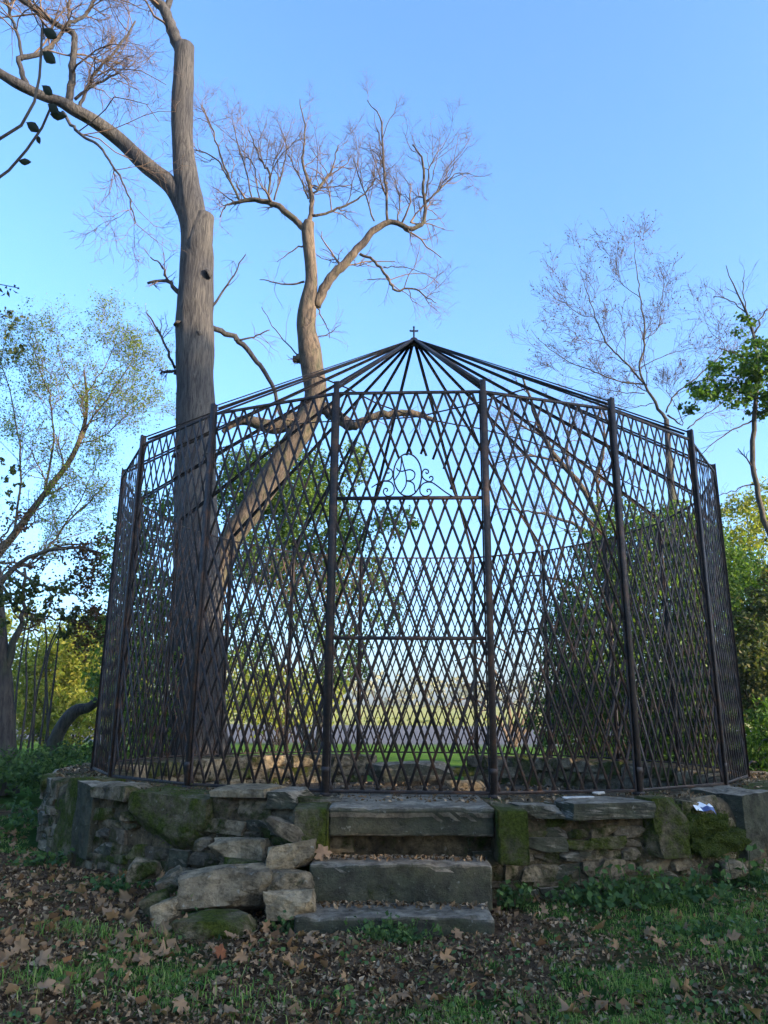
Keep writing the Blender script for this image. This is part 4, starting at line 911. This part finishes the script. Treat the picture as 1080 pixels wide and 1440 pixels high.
# ------------------------------------------------------------------ ground cover
def leafy0(x, y):
    return (.9 if x < -.35 and y > 3.9 else (.3 if x > .6 and 4.3 < y < 5.2 else .07)) * (.4 + 1.2 * max(0, mnoise.noise(Vector((x * 1.9, y * 1.9, 6))) + .25))
def zone_ok(x, y):                       # not under the plinth or the steps
    return math.hypot(x - CX, y - CY) > 4.02 and not (-.52 < x < .67 and 4.6 < y < 5.3) and not (-.58 < x < .95 and 5.14 < y < 6)
g = np.random.default_rng(81)
def scatter_xy(n, f, ymax=9.5):
    out = []
    while len(out) < n:
        y = 3.0 + (ymax - 3.0) * g.random() ** 1.7; x = g.uniform(-.56, .56) * y * 1.05
        if zone_ok(x, y) and g.random() < f(x, y): out.append((x, y))
    return out
def blades(pts, lo, hi, wd, name, mat):
    n = len(pts); p = np.array([(x, y, hfun(x, y) - .005) for x, y in pts]); h = g.uniform(lo, hi, n)[:, None]
    a = g.uniform(0, 6.283, n); d = np.stack([np.cos(a), np.sin(a), np.zeros(n)], 1); s = np.stack([-np.sin(a), np.cos(a), np.zeros(n)], 1) * wd
    ln = g.uniform(.3, 1.5, n)[:, None]; up = np.array([0, 0, 1.0])
    m1 = p + up * h * .55 + d * h * ln * .25; t = p + up * h * (1 - .42 * ln) + d * h * ln * .8
    V = np.stack([p - s, p + s, m1 - s * .8, m1 + s * .8, t], 1).reshape(-1, 3); b = np.arange(n) * 5
    mb = MB(); mb.add(V, np.stack([b, b + 1, b + 3, b + 2], 1), np.stack([b + 2, b + 3, b + 4], 1)); return tag(mb.build(name, mat, None), kind='stuff')
gp = scatter_xy(5200, lambda x, y: np.clip((grassiness(x, y) - .55) * 2.6, .02, 1) * np.clip(.5 + 1.3 * mnoise.noise(Vector((x * 6, y * 6, 11))), .03, 1))
tuft = []
for x, y in gp:
    for k in range(g.integers(5, 11)):
        q = (x + g.normal(0, .022), y + g.normal(0, .022))
        if zone_ok(*q): tuft.append(q)
blades(tuft, .012, .05, .0017, 'grass', L_GRASS)
# ragged taller grass along the wall at right and a lit tuft at left
tall = []
for u, v, n, sp in [(880, 1270, 260, .16), (840, 1262, 160, .12), (930, 1268, 180, .15), (780, 1250, 120, .12), (120, 1312, 160, .10), (165, 1320, 160, .08), (80, 1310, 120, .08), (230, 1325, 90, .06), (50, 1385, 200, .12), (560, 1320, 160, .10), (1000, 1300, 260, .25), (1040, 1350, 200, .2), (90, 1400, 160, .15), (380, 1420, 160, .15), (290, 1400, 120, .12)]:
    c = G(u, v)
    for k in range(int(n * .65)):
        q = (c[0] + g.normal(0, sp), c[1] + g.normal(0, sp * .7))
        if zone_ok(*q): tall.append(q)
blades(tall, .03, .11, .0022, 'grass', L_GRASS)
# small broad leaved ground weeds
cp = scatter_xy(2600, lambda x, y: np.clip((grassiness(x + 9, y + 4) - .62) * 3, .02, 1) * np.clip(.4 + 1.4 * mnoise.noise(Vector((x * 4, y * 4, 15))), .04, 1))
mb = MB(); c = np.array([(x, y, hfun(x, y) + g.uniform(.004, .03)) for x, y in cp]); cards(mb, c, g.uniform(.012, .036, len(c)), g, .85, (0, 0, 2.2), .15); tag(mb.build('ground_weeds', L_IVY, None), kind='stuff')
# bark chips, twigs and broken leaf
lp = scatter_xy(32000, lambda x, y: np.clip(1.25 - grassiness(x, y), .25, 1))
mb = MB(); c = np.array([(x, y, hfun(x, y) + g.uniform(.001, .012)) for x, y in lp]); cards(mb, c, g.uniform(.008, .042, len(c)) * g.uniform(.6, 1.3, len(c)), g, .5, (0, 0, 1.1), .4); tag(mb.build('leaf_litter', L_LITTER, None), kind='stuff')
lp = scatter_xy(750, lambda x, y: .05 + .95 * np.clip(leafy0(x, y), 0, 1))
mb = MB(); c = np.array([(x, y, hfun(x, y) + g.uniform(.004, .02)) for x, y in lp]); cards(mb, c, g.uniform(.03, .085, len(c)), g, .75, (0, 0, .9), .45); tag(mb.build('leaf_litter', L_DRY, None), kind='stuff')
# litter on sill, steps, plinth top and floor inside
pts = []
for k in range(1500):
    a = g.uniform(-85, 85); r = g.uniform(RAD - .1, RO - .08); p = ring(a, r, ZB + .004); pts.append(p)
for k in range(2200):
    a = g.uniform(0, 6.283); r = 3.0 * math.sqrt(g.random()); pts.append((CX + r * math.cos(a), CY + r * math.sin(a), .235 + g.uniform(0, .03)))
for k in range(260): pts.append((g.uniform(-.4, .64), 5.17 - abs(g.normal(0, .05)), .306 + g.uniform(0, .012)))
for k in range(260): pts.append((g.uniform(-.45, .62), 4.93 - abs(g.normal(0, .06)), .098 + g.uniform(0, .01)))
mb = MB(); c = np.array(pts); cards(mb, c, g.uniform(.012, .05, len(c)), g, .55, (0, 0, 2.4), .3); tag(mb.build('leaf_litter', L_LITTER, None), kind='stuff')
# rubble on the floor inside
mb = MB()
for k in range(260):
    a = g.uniform(0, 6.283); r = 3.0 * g.random() ** .35; x, y = CX + r * math.cos(a), CY + r * math.sin(a); s = g.uniform(.02, .07)
    o6 = np.array([(1, 0, 0), (-1, 0, 0), (0, 1, 0), (0, -1, 0), (0, 0, 1), (0, 0, -1)]) * g.uniform(.5, 1.2, (6, 1)) * s; o6[:, 2] *= .6
    mb.add(o6 + [x, y, .23], None, [[0, 2, 4], [2, 1, 4], [1, 3, 4], [3, 0, 4], [2, 0, 5], [1, 2, 5], [3, 1, 5], [0, 3, 5]])
tag(mb.build('rubble', M_PALE, None), kind='stuff')

# fallen plane leaves, each its own thing
def leaf_mesh(gg):
    lob = [(-90, .10), (-70, .50), (-48, .66), (-36, .56), (-16, .80), (-6, .92), (8, .66), (18, .62), (30, .84), (40, .98), (52, .72), (62, .66), (78, .90), (90, 1.08), (102, .88), (118, .66), (128, .72), (140, .98), (150, .82), (162, .62), (172, .66), (186, .92), (196, .80), (216, .56), (228, .66), (250, .50)]
    mb = MB(); V = [(0, 0, 0)]; cu = gg.uniform(.4, 2.4) * gg.choice([-1, 1, 1]); ph = gg.uniform(0, 6.28); tw = gg.uniform(-.9, .9); ax = gg.uniform(.75, 1.0)
    for a, r in lob:
        r *= gg.uniform(.88, 1.1) * .5; x, y = ax * r * math.cos(R_(a)), r * math.sin(R_(a)); V.append((x, y, cu * (x * math.cos(ph) + y * math.sin(ph)) ** 2 + tw * x * y + gg.normal(0, .06)))
    n = len(lob); T = [[0, 1 + i, 1 + (i + 1) % n] for i in range(n)]
    mb.add(V, None, T); mb.add([(0, -.08, 0), (.012, -.08, 0), (.03, -.55, .03), (.02, -.55, .03)], [[0, 1, 2, 3]])
    return mb.mesh('fallen_leaf', L_DRY, True)
gg = np.random.default_rng(91); LM = [leaf_mesh(gg) for k in range(9)]
mats = [L_DRY, m_leaf('rust_leaf', [(.16, .055, .025), (.22, .08, .035)], .2, .75), m_leaf('tan_leaf', [(.21, .13, .075), (.27, .175, .105)], .2, .9, .03)]
def put_leaf(x, y, z, s, rot, lab, grp='fallen leaves on the ground', mi=0):
    me = LM[gg.integers(0, len(LM))]
    o = link('fallen_leaf', me); o.location = (x, y, z); o.scale = (s, s, s); o.rotation_euler = rot
    if mi:
        o.data = me.copy(); o.data.materials[0] = mats[mi]
    tag(o, lab, 'leaf', grp)
NOTABLE = [(28, 1336, .17, (1.2, 0, .3), 2, 'pale tan dry leaf standing upright in the sunlit grass'), (56, 1356, .18, (.9, .2, -.5), 2, 'tan dry leaf leaning beside the upright leaf'), (258, 1312, .20, (1.25, .1, .1), 2, 'tan dry leaf propped upright before the low mossy stone'), (310, 1346, .16, (.8, .3, .5), 1, 'rust coloured curled leaf near the low mossy stone'), (136, 1383, .15, (.2, .1, 1), 2, 'pale leaf lying flat in green grass away from the others'), (570, 1393, .19, (.15, 0, 2), 0, 'single large leaf lying on the bark chips below the steps'), (435, 1323, .14, (.5, .1, .3), 2, 'pale leaf lying against the bottom step corner'), (417, 1405, .15, (.4, .5, 1.2), 2, 'curled leaf hanging into the grass beyond the bark chips'), (225, 1428, .18, (.3, .1, 2.1), 0, 'dark brown leaf folded in the front grass')]
for u, v, s, rot, mi, lab in NOTABLE:
    s *= .6; p = G(u, v + 8); put_leaf(p[0], p[1], hfun(p[0], p[1]) + .012 + .32 * s * abs(math.sin(rot[0])), s, rot, lab, mi=mi)
p = P(455, 1192, 5.1); put_leaf(p[0], p[1], .335, .15, (.9, -.2, .5), 'orange brown leaf caught between rubble and middle step', mi=2)
cnt = 0
def leafy(x, y):
    v = .10
    if x < -.35 and y > 3.9: v = .85
    if x > .6 and 4.4 < y < 5.1: v = .55
    return v * (.5 + .8 * max(0, mnoise.noise(Vector((x * 1.7, y * 1.7, 4))) + .3))
def leaf_lab(x, y):
    mi = int(gg.choice([0, 0, 0, 0, 0, 0, 2])); c = 'pale tan dry fallen leaf' if mi else 'dark brown dry fallen leaf'; d = math.hypot(x - CX, y - CY)
    if x < -.35 and y > 4.3 and d < 5.4: w_ = 'at the foot of the plinth near the rubble heap'
    elif x < -.35 and y > 4.0: w_ = 'on the littered earth left of the rubble heap'
    elif x > .6 and d < 5.2: w_ = 'along the weedy wall foot right of the steps'
    elif abs(x) < .75: w_ = 'on the bark chips in front of the steps'
    elif x < 0: w_ = 'in the grass away from the rubble heap'
    else: w_ = 'on the muddy turf away from the right wall'
    return c + ' ' + w_, 'fallen leaves ' + w_, mi
for x, y in scatter_xy(285, leafy, 8.5):
    put_leaf(x, y, hfun(x, y) + gg.uniform(.012, .035), gg.uniform(.045, .115), (gg.normal(0, .6), gg.normal(0, .6), gg.uniform(0, 6.28)), *leaf_lab(x, y))

# weeds against the wall
def weed(u, v, Y, n, spread, hgt, size, lab, mat=L_IVY, asp=.8, name='weed_clump'):
    p = P(u, v, Y); b = np.array([p[0], p[1], hfun(p[0], p[1])]); root = empty(name, b); mb = MB(); st = MB()
    c = b + np.stack([gg.normal(0, spread, n), gg.normal(0, spread * .5, n), np.abs(gg.normal(0, hgt * .6, n)) + .01], 1)
    c = c[[not (math.hypot(q[0] - CX, q[1] - CY) < 3.98) for q in c]]
    c = np.concatenate([c, c + gg.normal(0, .03, c.shape) * [1, 1, .6]]); c[:, 2] = np.maximum(c[:, 2], b[2] + .008); cards(mb, c, gg.uniform(.45, 1.3, len(c)) * size * .68, gg, asp, (0, -.5, 1.2), .2)
    for q in c[::3]: tubes(st, spline([b + (q - b) * [.6, .6, 0], b + (q - b) * [.9, .9, .6], q], 5), np.full(5, .0025), 3)
    tag(shift(mb, b).build('leaves', mat, root), kind='stuff'); tag(shift(st, b).build('stems', mat, root), kind='stuff'); tag(root, lab, 'weed', 'weeds along the plinth')
weed(720, 1245, 5.15, 60, .06, .10, .07, 'dark weed clump in the corner right of the steps')
weed(830, 1255, 5.25, 130, .14, .13, .07, 'broad leaved weeds beneath the long coping slab')
weed(885, 1240, 5.35, 150, .15, .14, .07, 'dense green weeds at the foot of the upright mossy block')
weed(965, 1245, 5.5, 150, .17, .12, .07, 'leafy weeds below the moss cushions')
weed(1040, 1225, 5.9, 110, .15, .15, .08, 'ivy-like weeds at the wall end near the lone pale stone')
weed(1015, 1330, 4.75, 120, .20, .04, .05, 'low green weeds spreading over mud at right')
weed(550, 1325, 4.55, 170, .11, .07, .045, 'small leafy weeds sprouting in front of the bottom step')
weed(400, 1300, 4.7, 60, .06, .06, .05, 'green weeds between rubble and bottom step')
weed(275, 1262, 4.85, 60, .06, .12, .06, 'weed with bluish leaves growing beside the largest slab')
weed(170, 1260, 5.6, 90, .14, .06, .06, 'dark weeds at the wall foot under the plastered stone')
weed(70, 1215, 6.6, 90, .14, .08, .07, 'bluish weeds at the corner of the mossy end block')
weed(660, 1205, 5.14, 22, .05, .04, .05, 'tiny plant growing from the gap under the sill')

# raised moss on the mossy blocks
for o in MOSSY:
    me = o.data; n = len(me.polygons); ar = np.zeros(n); me.polygons.foreach_get('area', ar); ce = np.zeros(n * 3); me.polygons.foreach_get('center', ce); no = np.zeros(n * 3); me.polygons.foreach_get('normal', no)
    ce = ce.reshape(-1, 3); no = no.reshape(-1, 3); thick = me.materials[0] == M_MOSS
    ok = no[:, 1] < .3; ar = ar * ok; k = int(min(2600, ar.sum() * (26000 if thick else 16000))); i = gg.choice(n, k, p=ar / ar.sum()); pts = ce[i] + gg.normal(0, 1, (k, 3)) * np.sqrt(ar[i])[:, None] * .5 + no[i] * .003
    m_ = np.array([mnoise.noise(Vector(q * 7) + Vector(o.location) * 3) for q in pts]); pts = pts[m_ > (-.5 if thick else .02)]
    mb = MB(); cards(mb, pts, gg.uniform(.006, .016, len(pts)), gg, .5, (0, -.8, .8), .3); tag(mb.build('moss_tufts', L_MOSS, o), kind='stuff')

# thin evening haze
mb = MB(); box(mb, -400, 400, -60, 420, -2, 32)
hz = mb.build('haze', None); hm = bpy.data.materials.new('haze'); hm.use_nodes = True; hn = hm.node_tree.nodes; hn.remove(hn['Principled BSDF'])
pv = hn.new('ShaderNodeVolumePrincipled'); pv.inputs['Density'].default_value = .0005; pv.inputs['Color'].default_value = (.92, .95, 1, 1); pv.inputs['Anisotropy'].default_value = 0.0
hm.node_tree.links.new(pv.outputs[0], hn['Material Output'].inputs['Volume']); hz.data.materials.append(hm); tag(hz, kind='stuff')
